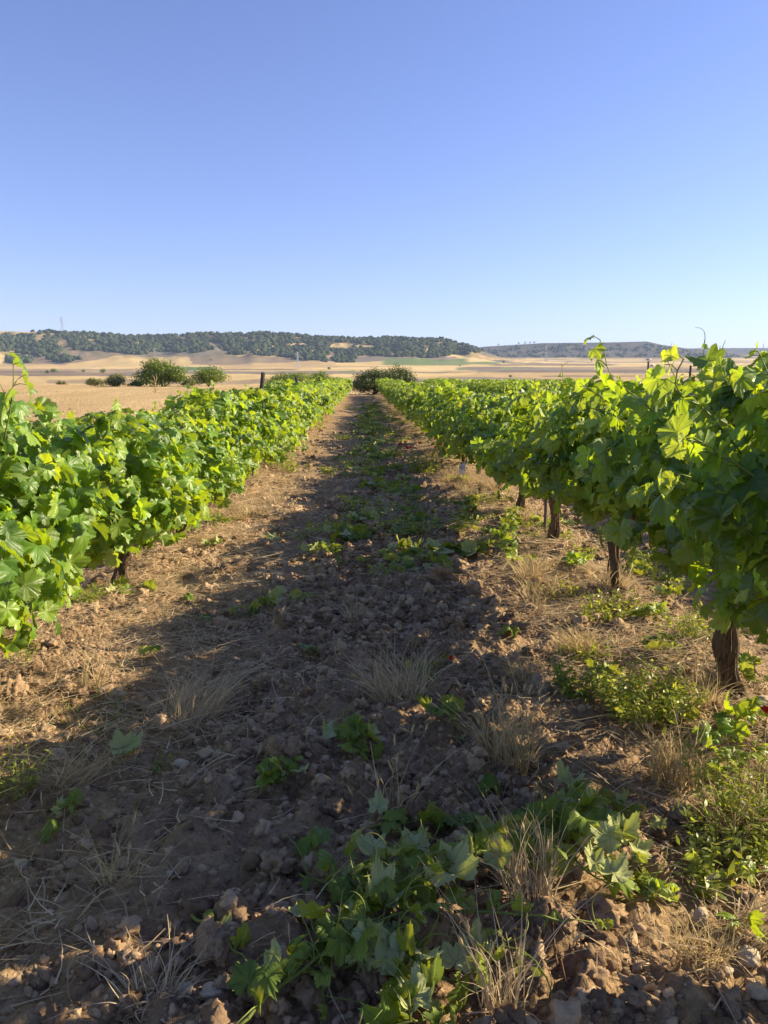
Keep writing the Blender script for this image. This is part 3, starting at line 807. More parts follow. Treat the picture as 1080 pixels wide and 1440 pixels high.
# ------------------------------------------------------------------ vine rows
hd_v = [make_vine(2000 + i, hd=True, grapes=(2 if i in (1, 3, 5) else 1), nleaf=1250, tips=5 + i % 3, low=(.34, .26, .30, .38, .54, .42, .40)[i]) for i in range(7)]
hd_v += [make_vine(2050 + i, hd=True, nleaf=1000, tips=5, low=.47, grapes=1) for i in range(2)]
md_v = [make_vine(2100 + i, hd=False, nleaf=760, nshoot=20, tips=5, Lh=1.0, W=.56, low=(.16, .30)[i % 2]) for i in range(8)]
pool = {True: hd_v, False: md_v}; used = set(); cnt = {True: 0, False: 0}
HDN = 7
def place_vine(x, y, h, hd, label, group, rz=0, which=None, sy=1.0, sx=1.0):
    L = pool[hd]; i = (cnt[hd] % (HDN if hd else len(L))) if which is None else which
    if which is None: cnt[hd] += 1
    p = L[i]
    o = p if (hd, i) not in used else copy_tree(p); used.add((hd, i))
    o.location = (x, y, gz(x, y) - .015); o.rotation_euler = (0, 0, rz)
    o.scale = (sx, sy, h * ((.95 if x > 0 else 1.0) if y < 9 else (.90 if x > 0 else .96)) / 1.42); tag(o, label, 'grapevine', group)
    return o
STEP = 1.72
# right row: trunk bases seen at (1020,990) and (880,845)
yr0 = gp(1018, 992)[1]; yl0 = gp(130, 836)[1]
print('right first', gp(1018, 992), 'second', gp(880, 847), 'left', gp(130, 836), gp(258, 766))
hr = {-3: 1.7, -2: 1.7, -1: 1.68, 0: 1.70, 1: 1.56, 2: 1.46, 3: 1.44, 4: 1.45}
hl = {-3: 1.4, -2: 1.45, -1: 1.37, 0: 1.27, 1: 1.27, 2: 1.34, 3: 1.42, 4: 1.45}
g_r, g_l = 'grapevines of the row right of the path', 'grapevines of the row left of the path'
def vlabel(k, side):
    near = {('right', 0): 'tall grapevine with a thick twisted trunk, nearest one right of the path',
            ('right', 1): 'dark backlit grapevine with a frayed trunk, second in the row right of the path',
            ('left', 0): 'low bright grapevine left of the path, its short trunk the nearest one',
            ('left', 1): 'sunlit grapevine left of the path with its leaning reddish trunk bare below the leaves',
            ('left', -1): 'bright grapevine cut by the left edge, under a raised leafy shoot'}
    if (side, k) in near: return near[(side, k)]
    if k < 0: return ('%s grapevine cut off by the right edge, towards the camera' % ORD[-k - 1]) if side == 'right' else 'grapevine left of the path beside the camera'
    if k < 14: return '%s grapevine from the front in the row %s of the path' % (ORD[k], side)
    return 'small distant grapevine in the far stretch of the row %s of the path' % side
far_end = 65
for side, x0, y0, hh, gname in (('right', ROW, yr0, hr, g_r), ('left', -ROW, yl0, hl, g_l)):
    k = -3 if side == 'right' else -2
    while y0 + k * STEP < far_end:
        y = y0 + k * STEP + (random.uniform(-.08, .08) if k > 1 else 0) - (.5 if side == 'left' and k < 0 else 0)
        hd = y < 13
        jit = random.uniform(-.05, .05) if k > 1 else 0
        h = hh.get(k, 1.46 + random.uniform(-.14, .10))
        rz = random.choice((0, math.pi)) + random.uniform(-.06, .06)
        sx = (1.0 if side == 'right' else 1.22) if k > 2 else 1.08 if side == 'right' else (.95 if k < 0 else 1.08)
        place_vine(x0 + jit, y, h, hd, vlabel(k, side), gname, rz, which=(None if not hd else (7 + (-k) % 2) if side == 'right' and k < 0 else (3 + k % 4) if side == 'right' else k % 3), sx=sx, sy=1.0 + random.uniform(-.03, .06))
        k += 1
for r_, (x0, gname) in enumerate(((5.2, 'second'), (8.65, 'third'), (12.1, 'fourth'))):
    y = 1.2 + r_ * .6 + (3 if r_ else 0); k = 0
    while y < 64:
        place_vine(x0 + random.uniform(-.06, .06), y, 1.50 + random.uniform(-.08, .1), False,
                   ('grapevine beyond the near right row, in the %s row right of the path' % gname), 'grapevines of the %s row right of the path' % gname,
                   random.choice((0, math.pi)), sy=1.05)
        y += STEP; k += 1
# unused prototypes would stay at the origin: none are left
for hd in (True, False):
    for i, p in enumerate(pool[hd]):
        if (hd, i) not in used:
            for ch in list(p.children_recursive): bpy.data.objects.remove(ch)
            bpy.data.objects.remove(p)

# leafy tips rising above the nearest vines
def shoot(name, label, cat, pts, rng_seed, size=.085, group=None, every=.075, tendril=.5, matl='vine', up=.3, young=.5, rad=.005, lie=False, nbig=None, hdl=True, cane='stem'):
    rng = np.random.default_rng(rng_seed)
    P = np.array(pts, float); o = P[0].copy(); root = empty(name, tuple(o)); tag(root, label, cat, group); P = P - o
    d = np.r_[0, np.cumsum(np.linalg.norm(np.diff(P, axis=0), axis=1))]
    n = max(3, int(d[-1] / every)); q = np.linspace(0, d[-1], n * 2)
    C = np.stack([np.interp(q, d, P[:, j]) for j in range(3)], 1)
    for _ in range(3): C[1:-1] = (C[:-2] + C[1:-1] * 2 + C[2:]) / 4
    C += rng.normal(0, .003, C.shape)
    cb = MB(); cb.tube(C, np.linspace(rad, rad * .35, len(C)), 6, (.5, 0, 0, 1))
    LP, LN, LT, LS, TO, LY = [], [], [], [], [], []
    tb = []
    for i in range(1, n):
        p = C[min(i * 2, len(C) - 1)]; f = i / n; T = norm(C[min(i * 2 + 1, len(C) - 1)] - C[max(i * 2 - 1, 0)])
        for side in ((1,) if not lie else (1, -1) if rng.random() < .45 else (1,)):
            a = rng.uniform(0, 6.3); o_ = np.array([math.cos(a), math.sin(a), rng.uniform(0, .5)])
            if lie: o_ = np.array([math.cos(a), math.sin(a), rng.uniform(.1, .8)])
            o_ = norm(o_ - T * np.dot(o_, T) * .6)
            s = size * (1 - .6 * max(0, f - .5) / .5) * rng.uniform(.7, 1.15)
            pet = o_ * s * rng.uniform(.5, 1.1); e = p + pet
            LP.append(e); 
            if lie: nn = np.array([0, 0, 1.]) * (1 if rng.random() < .68 else -1) + rng.normal(0, .6, 3); tt = o_ + rng.normal(0, .4, 3)
            else: nn = o_ * .5 + np.array([0, 0, up]) + rng.normal(0, .4, 3); tt = o_ * .4 + np.array([0, 0, -.6]) + rng.normal(0, .4, 3)
            LN.append(nn); LT.append(tt); LS.append(s); TO.append(rng.random()); LY.append(np.clip(young * f * rng.uniform(.3, 1.3), 0, 1))
            cb.tube([p, p + pet * .5 + [0, 0, .006], e], [.002, .0016, .0013], 4, (.8, 0, 0, 1))
        if rng.random() < tendril: tb.append(curl(p, rng.normal(0, .7, 3) + [0, 0, .8], rng, rng.uniform(.08, .2)))
    cb.build('cane', M[cane], root)
    fb = MB(); put_leaves(fb, np.array(LP), np.array(LN), np.array(LT), np.array(LS), np.array(TO), np.array(LY), rng, (CR if lie else HD) if hdl else LD); fb.build('leaves', M[matl], root)
    for c_ in tb:
        q_ = MB(); q_.tube(c_, np.linspace(.0025, .001, 15), 4, (.9, 0, 0, 1)); q_.build('tendril', M['stem'], root)
    return root

# ------------------------------------------------------------------ posts, stakes, wires
def post(name, label, x, y, h, r, matr, lean=(0, 0), cat='post', group=None, z0=-.15):
    root = empty(name, (x, y, gz(x, y))); tag(root, label, cat, group)
    mb = MB(); q = np.linspace(0, 1, 12)
    rs = np.random.default_rng(int(abs(x * 100 + y * 10)))
    mb.tube(np.stack([lean[0] * q, lean[1] * q, z0 + (h - z0) * q], 1), r * (1 + rs.normal(0, .03, 12)), 12)
    mb.build('shaft', matr, root, smooth=True); return root
x_, y_ = gp(352, 680)
p1 = post('wooden_post', 'thick dark wooden post leaning out of the left vine row', -ROW + .02, y_ + .1, 1.57, .030, M['oldwood'], (.22, .05))
for k, (px, dep, top) in enumerate(((417, 20.4, 531), (449, 31.5, 529.5))):
    x, y, z = at_depth(px, top, dep)
    post('wooden_post', ('small post top rising from the left vines just right of the leaning post', 'farther small post top in the left vines before the sunlit bush')[k], x, y, z - gz(x, y), .04, M['oldwood'])
x, y, z = at_depth(912, 508, 14.5)
p2 = post('insulated_post', 'slim dark post with a pale insulator cap beyond the right row', x, y, z - gz(x, y), .018, M['wood'])
zt = z - gz(x, y)
c = MB(); c.box((0, 0, zt + .03), (.08, .05, .03)); c.build('cap', M['ceramic'], p2)
for k in (0, 1, 2):
    c = MB(); c.tube([(.04, 0, zt - .08 - k * .09), (.11, 0, zt - .075 - k * .09)], [.018, .014], 10); c.build('insulator', M['ceramic'] if k != 1 else M['oldwood'], p2)
x, y = gp(766, 757)
post('vine_stake', 'thin upright wooden stake under the right vines between two trunks', x, y, .42, .016, M['wood'], (0, 0), 'stake')
for k, (px, py, dep) in enumerate(((969, 514, 4.35), (1016, 514, 3.95))):
    x, y, z = at_depth(px, py, dep)
    post('vine_cane_stake', ('left dark bare cane standing up through the tall right vine', 'right dark bare cane standing up through the tall right vine')[k], x, y, z - gz(x, y), .006, M['oldwood'], (.01, 0), 'stake', z0=1.0)
for k, (rx, zz, lab) in enumerate(((-ROW, .60, 'thin trellis wire running through the left vine row'), (ROW, .60, 'thin trellis wire running through the right vine row'))):
    mb = MB(); yy = np.linspace(-3, 65, 40); mb.tube(np.stack([np.full(40, rx), yy, base(rx, yy) + zz + .03 * np.sin(yy * 1.9)], 1), .0016, 4)
    tag(mb.build('trellis_wire', M['wire']), lab, 'wire')
# white plastic guard at the foot of a right-hand vine
x, y = gp(650, 676)
gd = empty('plant_guard', (x, y, gz(x, y) - .02), .4); tag(gd, 'torn white plastic plant guard at the foot of the right row', 'plant guard')
mb = MB(); n = 20; a = np.linspace(0, 2 * math.pi, n, endpoint=False)
top = .17 + .05 * np.sin(a * 1 + 1) + .018 * np.sin(a * 4)
ro = .055; V = []
for (r_, zz) in ((ro, np.zeros(n)), (ro * 1.05, top), (ro * .95, top), (ro * .93, np.zeros(n))):
    V += [[r_ * math.cos(t_), r_ * .7 * math.sin(t_), z_] for t_, z_ in zip(a, zz)]
fs = []
for L in range(4):
    for i in range(n): j = (i + 1) % n; L2 = (L + 1) % 4; fs.append([L * n + i, L * n + j, L2 * n + j, L2 * n + i])
mb.add(V, fs); mb.build('sleeve', M['guard'], gd)

# ------------------------------------------------------------------ clods and stones
tpl = {1: [lump(1, 700 + i, .7) for i in range(6)], 2: [lump(2, 710 + i, .8, rough=.12) for i in range(8)], 3: [lump(3, 720 + i, .85, rough=.22) for i in range(9)], 4: [lump(4, 740 + i, .5) for i in range(5)]}
def scatter_clods(mb, n, xr, yr, smin, smax, pw, rng, dens=None, sink=.25):
    x = rng.uniform(*xr, n); y = yr[0] + (yr[1] - yr[0]) * rng.random(n) ** 1.25
    if dens is not None: k = rng.random(n) < dens(x, y); x, y = x[k], y[k]; n = len(x)
    s = smin * (smax / smin) ** (rng.random(n) ** pw)
    z = G(x, y) + s * (.55 - sink * 1.3) - s * .6 * rng.random(n)
    for sub, lo, hi in ((1, 0, .008), (2, .008, .022), (3, .022, 9)):
        q = np.where((s >= lo) & (s < hi))[0]
        if not len(q): continue
        g = rng.integers(0, len(tpl[sub]), len(q))
        for k, (v, f) in enumerate(tpl[sub]):
            qq = q[g == k]
            if not len(qq): continue
            a = np.stack([np.clip(rng.normal(.5, .42, len(qq)), 0, 1), qq * 0., qq * 0., qq * 0. + 1], 1)
            mb.stamp(v, f, np.stack([x[qq], y[qq], z[qq]], 1), *rand_frames(len(qq), s[qq], .5, rng), a)
rng = np.random.default_rng(77)
def dens_mid(x, y):
    d = .22 + .9 * np.exp(-((x - .1) / .8) ** 2)
    d = d * (1 - .75 * np.exp(-((x + .62) / .22) ** 2) * sstep(4.5, 7, y))
    smooth_patch = np.exp(-(((x + .55) / .35) ** 2 + ((y - 2.05) / .25) ** 2)) + np.exp(-(((x - .85) / .25) ** 2 + ((y - 2.3) / .35) ** 2))
    d = d * (1 - .85 * smooth_patch)
    return d * (.45 + 1.0 * sstep(.35, .65, fbm(x * 2.1, y * 2.1, 3, 55)))
mb = MB()
scatter_clods(mb, 30000, (-2.2, 2.2), (1.3, 4.6), .0035, .016, 1.5, rng, dens_mid)
scatter_clods(mb, 4200, (-2.0, 2.0), (1.4, 5.5), .012, .038, 1.5, rng, dens_mid)
scatter_clods(mb, 15000, (-2.4, 2.4), (4.4, 10), .007, .045, 1.9, rng, dens_mid)
scatter_clods(mb, 7000, (-2.4, 2.6), (9, 26), .014, .06, 1.8, rng, dens_mid)
scatter_clods(mb, 1500, (2.2, 5.0), (3, 14), .01, .04, 1.8, rng)
scatter_clods(mb, 6000, (-22, -2.6), (4, 40), .015, .045, 1.8, rng)
tag(mb.build('soil_clods', M['clod'], kind='stuff'), 'crumbly brown clods and grit strewn over the tilled soil', 'clods')
# big clods and stones placed where the photograph shows them
BC = [(390, 1245, 36, 'c'), (400, 1095, 34, 'c'), (345, 1070, 26, 'c'), (470, 1160, 30, 'c'), (420, 1025, 30, 'c'), (300, 1365, 32, 'c'), (420, 1370, 34, 'c'), (350, 1410, 28, 'c'), (440, 1310, 36, 'c'),
      (270, 1350, 28, 'c'), (740, 1265, 30, 'c'), (850, 1300, 34, 'c'), (790, 1330, 26, 'c'), (830, 1380, 30, 'c'), (895, 1425, 40, 'c'), (690, 1290, 30, 'c'), (20, 1000, 34, 'c'), (85, 990, 28, 'c'),
      (620, 830, 34, 'c'), (590, 850, 26, 'c'), (660, 855, 26, 'c'), (515, 728, 18, 'c'), (570, 735, 14, 'c'), (470, 735, 14, 'c'), (545, 712, 12, 'c'), (510, 985, 24, 'c'), (450, 985, 22, 'c'), (560, 1110, 24, 'c'),
      (1040, 1190, 24, 'c'), (200, 1095, 20, 'c'), (370, 975, 22, 'c'), (255, 1250, 18, 'c'), (90, 1250, 20, 'c'), (160, 1330, 22, 'c'), (60, 1385, 26, 'c'), (530, 1400, 30, 'c'), (1040, 1420, 30, 'c'), (960, 1150, 22, 'c'),
      (300, 1418, 22, 's'), (262, 1412, 18, 's'), (255, 1090, 18, 's'), (295, 1012, 9, 's'), (985, 1300, 16, 's'), (1052, 1355, 22, 's'), (1065, 1395, 20, 's'), (1020, 1375, 13, 's'), (30, 1225, 12, 's'),
      (70, 1290, 9, 's'), (240, 1255, 9, 's'), (490, 1110, 8, 's'), (1070, 1010, 24, 's'), (955, 985, 26, 'c'), (1020, 950, 24, 'c'), (1050, 965, 22, 'c')]
spots = ['near the bottom edge', 'in the lower half of the path', 'by the vine cuttings', 'on the tilled strip']
NEARLAB = {}
for i, (px, py, rp, typ) in enumerate(BC):
    x, y = gp(px, py); d = math.hypot(x, y, EYE); s = rp / F * d * .62
    rng_ = np.random.default_rng(3000 + i)
    v, f = lump(4 if rp > 18 else 3, 3000 + i, .75 if typ == 'c' else .28, (1.0, rng_.uniform(.7, 1), rng_.uniform(.55, .8)), .4 if typ == 'c' else 0)
    if typ == 'c': v = v + v * ((fbm(v[:, 0] * 9 + i, v[:, 1] * 9 + v[:, 2] * 7, 3, i) - .5) * .22)[:, None]
    mb = MB(); mb.add(v * s, f)
    o = mb.build('soil_clod' if typ == 'c' else 'stone', M['clod'] if typ == 'c' else M['stone'])
    o.location = (x, y, gz(x, y) + s * .3); o.rotation_euler = (rng_.uniform(-.3, .3), rng_.uniform(-.3, .3), rng_.uniform(0, 6.3))
    hz = 'left' if px < 340 else 'middle' if px < 660 else 'right'; vt = 'bottom edge' if py > 1330 else 'lower ground' if py > 1130 else 'middle ground' if py > 900 else 'farther path'
    if typ == 'c': tag(o, 'large rough clod of brown earth, %s of the picture, %s' % (hz, vt), 'clod', 'large clods, %s %s' % (hz, vt))
    else: tag(o, 'pale smooth stone among clods, %s of the picture, %s' % (hz, vt), 'stone', 'pale stones, %s %s' % (hz, vt))

# ------------------------------------------------------------------ straw litter and stubble
def blades(mb, P, D, L, w, rng, droop=.3, seg=3, wx=None, tone=None):
    """ribbons from P along D (N,3) length L; gravity droop"""
    n = len(P); D = norm(D); side = norm(np.cross(D, np.array([0, 0, 1.]) + rng.normal(0, .35, (n, 3))))
    w = np.broadcast_to(w, (n,)); bend = rng.normal(0, .42, (n, 3)); bend[:, 2] = -np.abs(bend[:, 2]) * 0 - droop
    V = []
    for k in range(seg + 1):
        t = k / seg; c = P + D * (L * t)[:, None] + bend * (L * t * t)[:, None]
        ww = (w * (1 - .75 * t))[:, None] * .5
        V.append(c - side * ww); V.append(c + side * ww)
    V = np.stack(V, 1)
    tf = np.array([[2 * k, 2 * k + 1, 2 * k + 3, 2 * k + 2] for k in range(seg)])
    f = (tf[None] + (np.arange(n) * (2 * seg + 2))[:, None, None]).reshape(-1, 4)
    to = rng.random(n) if tone is None else tone
    a = np.repeat(np.stack([to, to * 0, to * 0, to * 0 + 1], 1), 2 * seg + 2, axis=0)
    mb.add(V.reshape(-1, 3), f, a)
    return P + D * L[:, None] + bend * L[:, None]
def litter(mb, n, xr, yr, dens, rng, L=(.03, .14), w=.0028):
    x = rng.uniform(*xr, n); y = rng.uniform(*yr, n); k = rng.random(n) < dens(x, y); x, y = x[k], y[k]; n = len(x)
    a = rng.uniform(0, 6.3, n); D = np.stack([np.cos(a), np.sin(a), rng.normal(.05, .12, n)], 1)
    LL = rng.uniform(*L, n)
    P = np.stack([x, y, G(x, y) + .008 + .035 * rng.random(n) ** 1.6], 1)
    blades(mb, P, D, LL, w * rng.uniform(.6, 1.5, n), rng, .02)
rng = np.random.default_rng(88)
def dl(x, y): return (.3 + .7 * sstep(2.3, 3.4, y)) * (.08 * sstep(.5, .6, fbm(x * 2, y * 2, 3, 5)) + .95 * np.exp(-((x + 1.35) / .55) ** 2) + .9 * np.exp(-((x - 1.4) / .5) ** 2) + .08) * sstep(.38, .62, fbm(x * 2.3, y * 1.6, 4, 77) + .08)
mb = MB()
litter(mb, 75000, (-2.6, 2.6), (1.6, 6), dl, rng, (.04, .2), .0036)
litter(mb, 52000, (-2.6, 2.6), (6, 13), dl, rng, (.05, .26), .006)
litter(mb, 9000, (-2.6, 2.6), (13, 30), dl, rng, (.08, .3), .008)
tag(mb.build('straw_litter', M['straw'], kind='stuff'), 'dry straw and dead grass litter under both vine rows', 'straw')
mb = MB(); n = 26000
x = -2.7 - 30 * rng.random(n) ** 1.5; y = 4 + 60 * rng.random(n) ** 1.2
x = np.round(x / .18) * .18 + rng.normal(0, .015, n)
D = np.stack([rng.normal(0, .3, n), rng.normal(0, .3, n), np.ones(n)], 1)
blades(mb, np.stack([x, y, G(x, y) - .01], 1), D, rng.uniform(.06, .16, n), .006 + y * .0003, rng, .05, 1)
tag(mb.build('stubble', M['gold'], kind='stuff'), 'short golden stubble covering the harvested field left of the vines', 'stubble')

# ------------------------------------------------------------------ dry grass tufts
def tuft(name, label, px, py, n, h, spread, lean=(0, 0), heads=0, matr='straw', seed=1, w=.0026, droop=.25, group=None, rad=.05, loc=None):
    rng = np.random.default_rng(seed); n = int(n * 1.9); w = w * 1.6; h = h * 1.12
    x, y = loc if loc else gp(px, py); root = empty(name, (x, y, gz(x, y))); tag(root, label, 'grass', group)
    a = rng.uniform(0, 6.3, n); r = rad * np.sqrt(rng.random(n))
    P = np.stack([r * np.cos(a), r * np.sin(a), np.full(n, -.01)], 1)
    D = np.stack([np.cos(a) * rng.random(n) * spread + lean[0], np.sin(a) * rng.random(n) * spread + lean[1], np.ones(n)], 1)
    mb = MB(); tips = blades(mb, P, D, h * rng.uniform(.35, 1.0, n), w * rng.uniform(.7, 1.3, n), rng, droop, 5)
    # dead leaves round the foot
    m_ = n // 2; a = rng.uniform(0, 6.3, m_)
    blades(mb, P[:m_] + [0, 0, .015], np.stack([np.cos(a), np.sin(a), rng.uniform(.1, .5, m_)], 1), h * rng.uniform(.2, .45, m_), w * 1.2, rng, .35, 4)
    mb.build('stems', M[matr], root)
    if heads:
        q = rng.permutation(n)[:heads]
        for i in q:
            hb = MB()
            t = tips[i]; d = norm(t - P[i] + rng.normal(0, .02, 3))
            L = rng.uniform(.03, .05)
            hb.tube([t, t + d * L * .5, t + d * L], [.0012, .0042, .001], 5, (.7, 0, 0, 1))
            k = 16; s0 = t + d[None] * (L * rng.uniform(.1, .9, k))[:, None]
            blades(hb, s0, d[None] * 1.0 + rng.normal(0, .22, (k, 3)), rng.uniform(.02, .045, k), .0007, rng, 0, 1, tone=rng.uniform(.5, 1, k))
            hb.build('seed_head', M['gold'], root)
    return root
T = [('fan-shaped dry grass tuft in the middle of the path', 560, 1000, 170, .34, .75, (-.25, .3), 3, 'straw'),
     ('flattened dry grass tuft left of the path middle', 265, 1015, 170, .34, .5, (.25, .75), 0, 'straw'),
     ('upright golden wild barley tuft right of the path middle', 715, 1085, 120, .38, .32, (0, .1), 42, 'gold'),
     ('sparse barley stalks with feathery heads behind the pile of cuttings', 550, 1170, 14, .34, .5, (-.05, .05), 9, 'straw'),
     ('small pale grass tuft with curled stems at lower left', 165, 1255, 26, .17, .9, (.1, .2), 3, 'gold'),
     ('arching pale dry grass beside the dark cuttings', 745, 1290, 60, .34, .35, (-.05, .4), 10, 'straw'),
     ('tall thin dry stalks at the bottom right of the cuttings', 705, 1455, 26, .32, .25, (.0, .25), 6, 'straw'),
     ('dry grass bent to the right near the left edge', 95, 1115, 60, .26, .35, (.7, .3), 0, 'straw'),
     ('short golden grass tuft in the sunlight before the split trunk', 815, 925, 110, .19, .6, (-.3, .2), 2, 'gold'),
     ('golden dry grass beside the thick right trunk', 950, 1095, 110, .30, .32, (0, .1), 12, 'gold'),
     ('thin dry grass by the weeds under the thick right trunk', 985, 1010, 50, .28, .5, (0, .1), 6, 'gold'),
     ('dry grass clump at the foot of the left row by the leaning post', 385, 712, 90, .36, .45, (0, 0), 6, 'straw'),
     ('grey dry tuft standing in the middle of the path beyond the clods', 548, 728, 50, .32, .2, (0, 0), 0, 'straw'),
     ('slim barley stalks in the left shadow band', 130, 985, 22, .3, .3, (.05, .1), 8, 'gold'),
     ('pale grass tuft beside the white guard', 640, 690, 50, .25, .5, (0, 0), 4, 'gold'),
     ('golden grass at the left end of the sunny strip', 25, 905, 70, .22, .7, (.2, 0), 2, 'gold'),
     ('low straw tuft on the sunny ground right of centre', 735, 960, 60, .16, .9, (0, .1), 0, 'gold'),
     ('pale frayed straw knot at the bottom edge left of the cuttings', 215, 1432, 40, .14, 1.2, (0, .3), 0, 'straw'),
     ('small fuzzy golden tuft at the lower right corner', 985, 1360, 60, .12, .9, (0, .1), 2, 'gold'),
     ('flat straw tuft beside the right bottom stones', 1060, 1310, 50, .22, .5, (.5, -.3), 0, 'straw'),
     ('dry grass tuft at the right edge under the poppy', 1045, 1175, 120, .30, .45, (0, .1), 14, 'gold'),
     ('thin dry tuft behind the single leaf in the path', 500, 880, 40, .24, .7, (-.2, .1), 0, 'straw'),
     ('low dry tuft beside the fallen leaf at left', 390, 870, 40, .2, .8, (0, .1), 0, 'straw')]
for i, (lab, px, py, n, h, sp, lean, hd_, mt) in enumerate(T):
    tuft('dry_grass_tuft', lab, px, py, n, h, sp, lean, hd_, mt, 400 + i, group='dry grass tufts on the ground', rad=.04 + .0004 * n)
# repeats along the rows
proto = None; rs = random.Random(5)
protos = [tuft('dry_grass_tuft', None, 500, 900, 46, .26, .8, (0, 0), 4, 'gold', 450 + k, group=None, rad=.07, w=.004, loc=(0, 0)) for k in range(3)]
us_ = set()
for i in range(66):
    side = rs.choice((-1, 1, 1)); y = 5 + 32 * rs.random() ** 1.4; x = side * (ROW - .15 + rs.uniform(-.5, .15))
    k = i % 3; o = protos[k] if k not in us_ else copy_tree(protos[k]); us_.add(k)
    o.location = (x, y, gz(x, y)); o.rotation_euler = (0, 0, rs.uniform(0, 6.3)); o.scale = (rs.uniform(.6, 1.1),) * 3
    tag(o, 'dry golden grass tuft at the foot of the %s vine row' % ('left' if side < 0 else 'right'), 'grass', 'dry grass tufts under the %s vine row' % ('left' if side < 0 else 'right'))

# ------------------------------------------------------------------ weeds and poppies
def weed(name, label, px, py, n, h, spread, lsize=.02, seed=1, matr='weed', young=.3, group=None, yellow=0, poppy=0, rad=.1, loc=None, cat='weed', lean=(0, 0)):
    rng = np.random.default_rng(seed); x, y = loc if loc else gp(px, py); root = empty(name, (x, y, gz(x, y))); tag(root, label, cat, group)
    sb = MB(); LP, LN, LT, LS = [], [], [], []; tips = []
    for i in range(n):
        a = rng.uniform(0, 6.3); r = rad * math.sqrt(rng.random()); p = np.array([r * math.cos(a), r * math.sin(a), -.01])
        d = norm(np.array([math.cos(a) * spread * rng.random() + lean[0], math.sin(a) * spread * rng.random() + lean[1], 1.])); L = h * rng.uniform(.5, 1.05); pts = [p]; m_ = max(4, int(L / .022))
        for k in range(m_):
            d = norm(d + rng.normal(0, .09, 3)); p = p + d * L / m_; pts.append(p)
            for s in range(2 if k % 2 else 1):
                o_ = norm(rng.normal(0, 1, 3) + [0, 0, .3]); LP.append(p + o_ * .004); LN.append(np.cross(o_, rng.normal(0, 1, 3)) * .5 + [0, 0, .8]); LT.append(o_); LS.append(lsize * rng.uniform(.6, 1.3) * (1.15 - .5 * k / m_))
        sb.tube(pts, np.linspace(.0018, .0008, len(pts)), 3, (rng.random(), 0, 0, 1)); tips.append(pts[-1])
    sb.build('stems', M['stem'], root)
    fb = MB(); LP = np.array(LP); k = len(LP)
    LV = np.array([[0, 0, 0], [.18, .35, .05], [.10, .8, .02], [0, 1.1, -.12], [-.10, .8, .02], [-.18, .35, .05]]); LF = np.array([[0, 1, 5], [1, 2, 4], [1, 4, 5], [2, 3, 4]])
    fb.stamp(LV * 1.6, LF, LP, *frames(np.array(LN), np.array(LT), np.array(LS)), np.stack([rng.random(k), np.clip(rng.random(k) * young * 1.6, 0, 1), np.zeros(k), np.ones(k)], 1))
    fb.build('leaves', M[matr], root)
    for i in range(yellow):
        yb = MB(); t = tips[i % len(tips)]
        q = 7; yb.stamp(LV, LF, np.tile(t, (q, 1)), *frames(rng.normal(0, .3, (q, 3)) + [0, 0, 1], norm(rng.normal(0, 1, (q, 3))), np.full(q, .008)), np.tile([.5, 0, 0, 1.], (q, 1)))
        yb.build('flower', M['yellow'], root)
    for i in range(poppy):
        pb = MB(); t = np.array([rng.normal(0, rad), rng.normal(0, rad * .6), h * rng.uniform(.85, 1.2)])
        st = MB(); st.tube([t * [.3, .3, 0], t * [.6, .6, .5], t], .0013, 4, (.5, 0, 0, 1))
        so = st.build('flower_stem', M['stem'], root)
        petal(pb, t, rng, .024 if y < 4 else .034); pb.build('flower', M['poppy'], root)
    return root
def petal(pb, t, rng, R0):
    for k in range(4):
        a0 = k * math.pi / 2 + rng.uniform(-.2, .2); V = [[0, 0, 0]]; n = 7
        for q in (.5, 1.0):
            for i in range(n):
                a = a0 + (i / (n - 1) - .5) * 1.9; r = R0 * q
                V.append([r * math.cos(a), r * math.sin(a), R0 * (.75 * q ** 1.5 + .08 * math.sin(i * 2.3 + k) * q)])
        f3 = [[0, 1 + i, 2 + i] for i in range(n - 1)]; f4 = [[1 + i, 1 + n + i, 2 + n + i, 2 + i] for i in range(n - 1)]
        tone = np.tile([rng.random(), 0, 0, 1.], (len(V), 1)); n0 = pb.n; pb.add(np.array(V) + t, f3, tone); pb.f.append(np.array(f4) + n0)
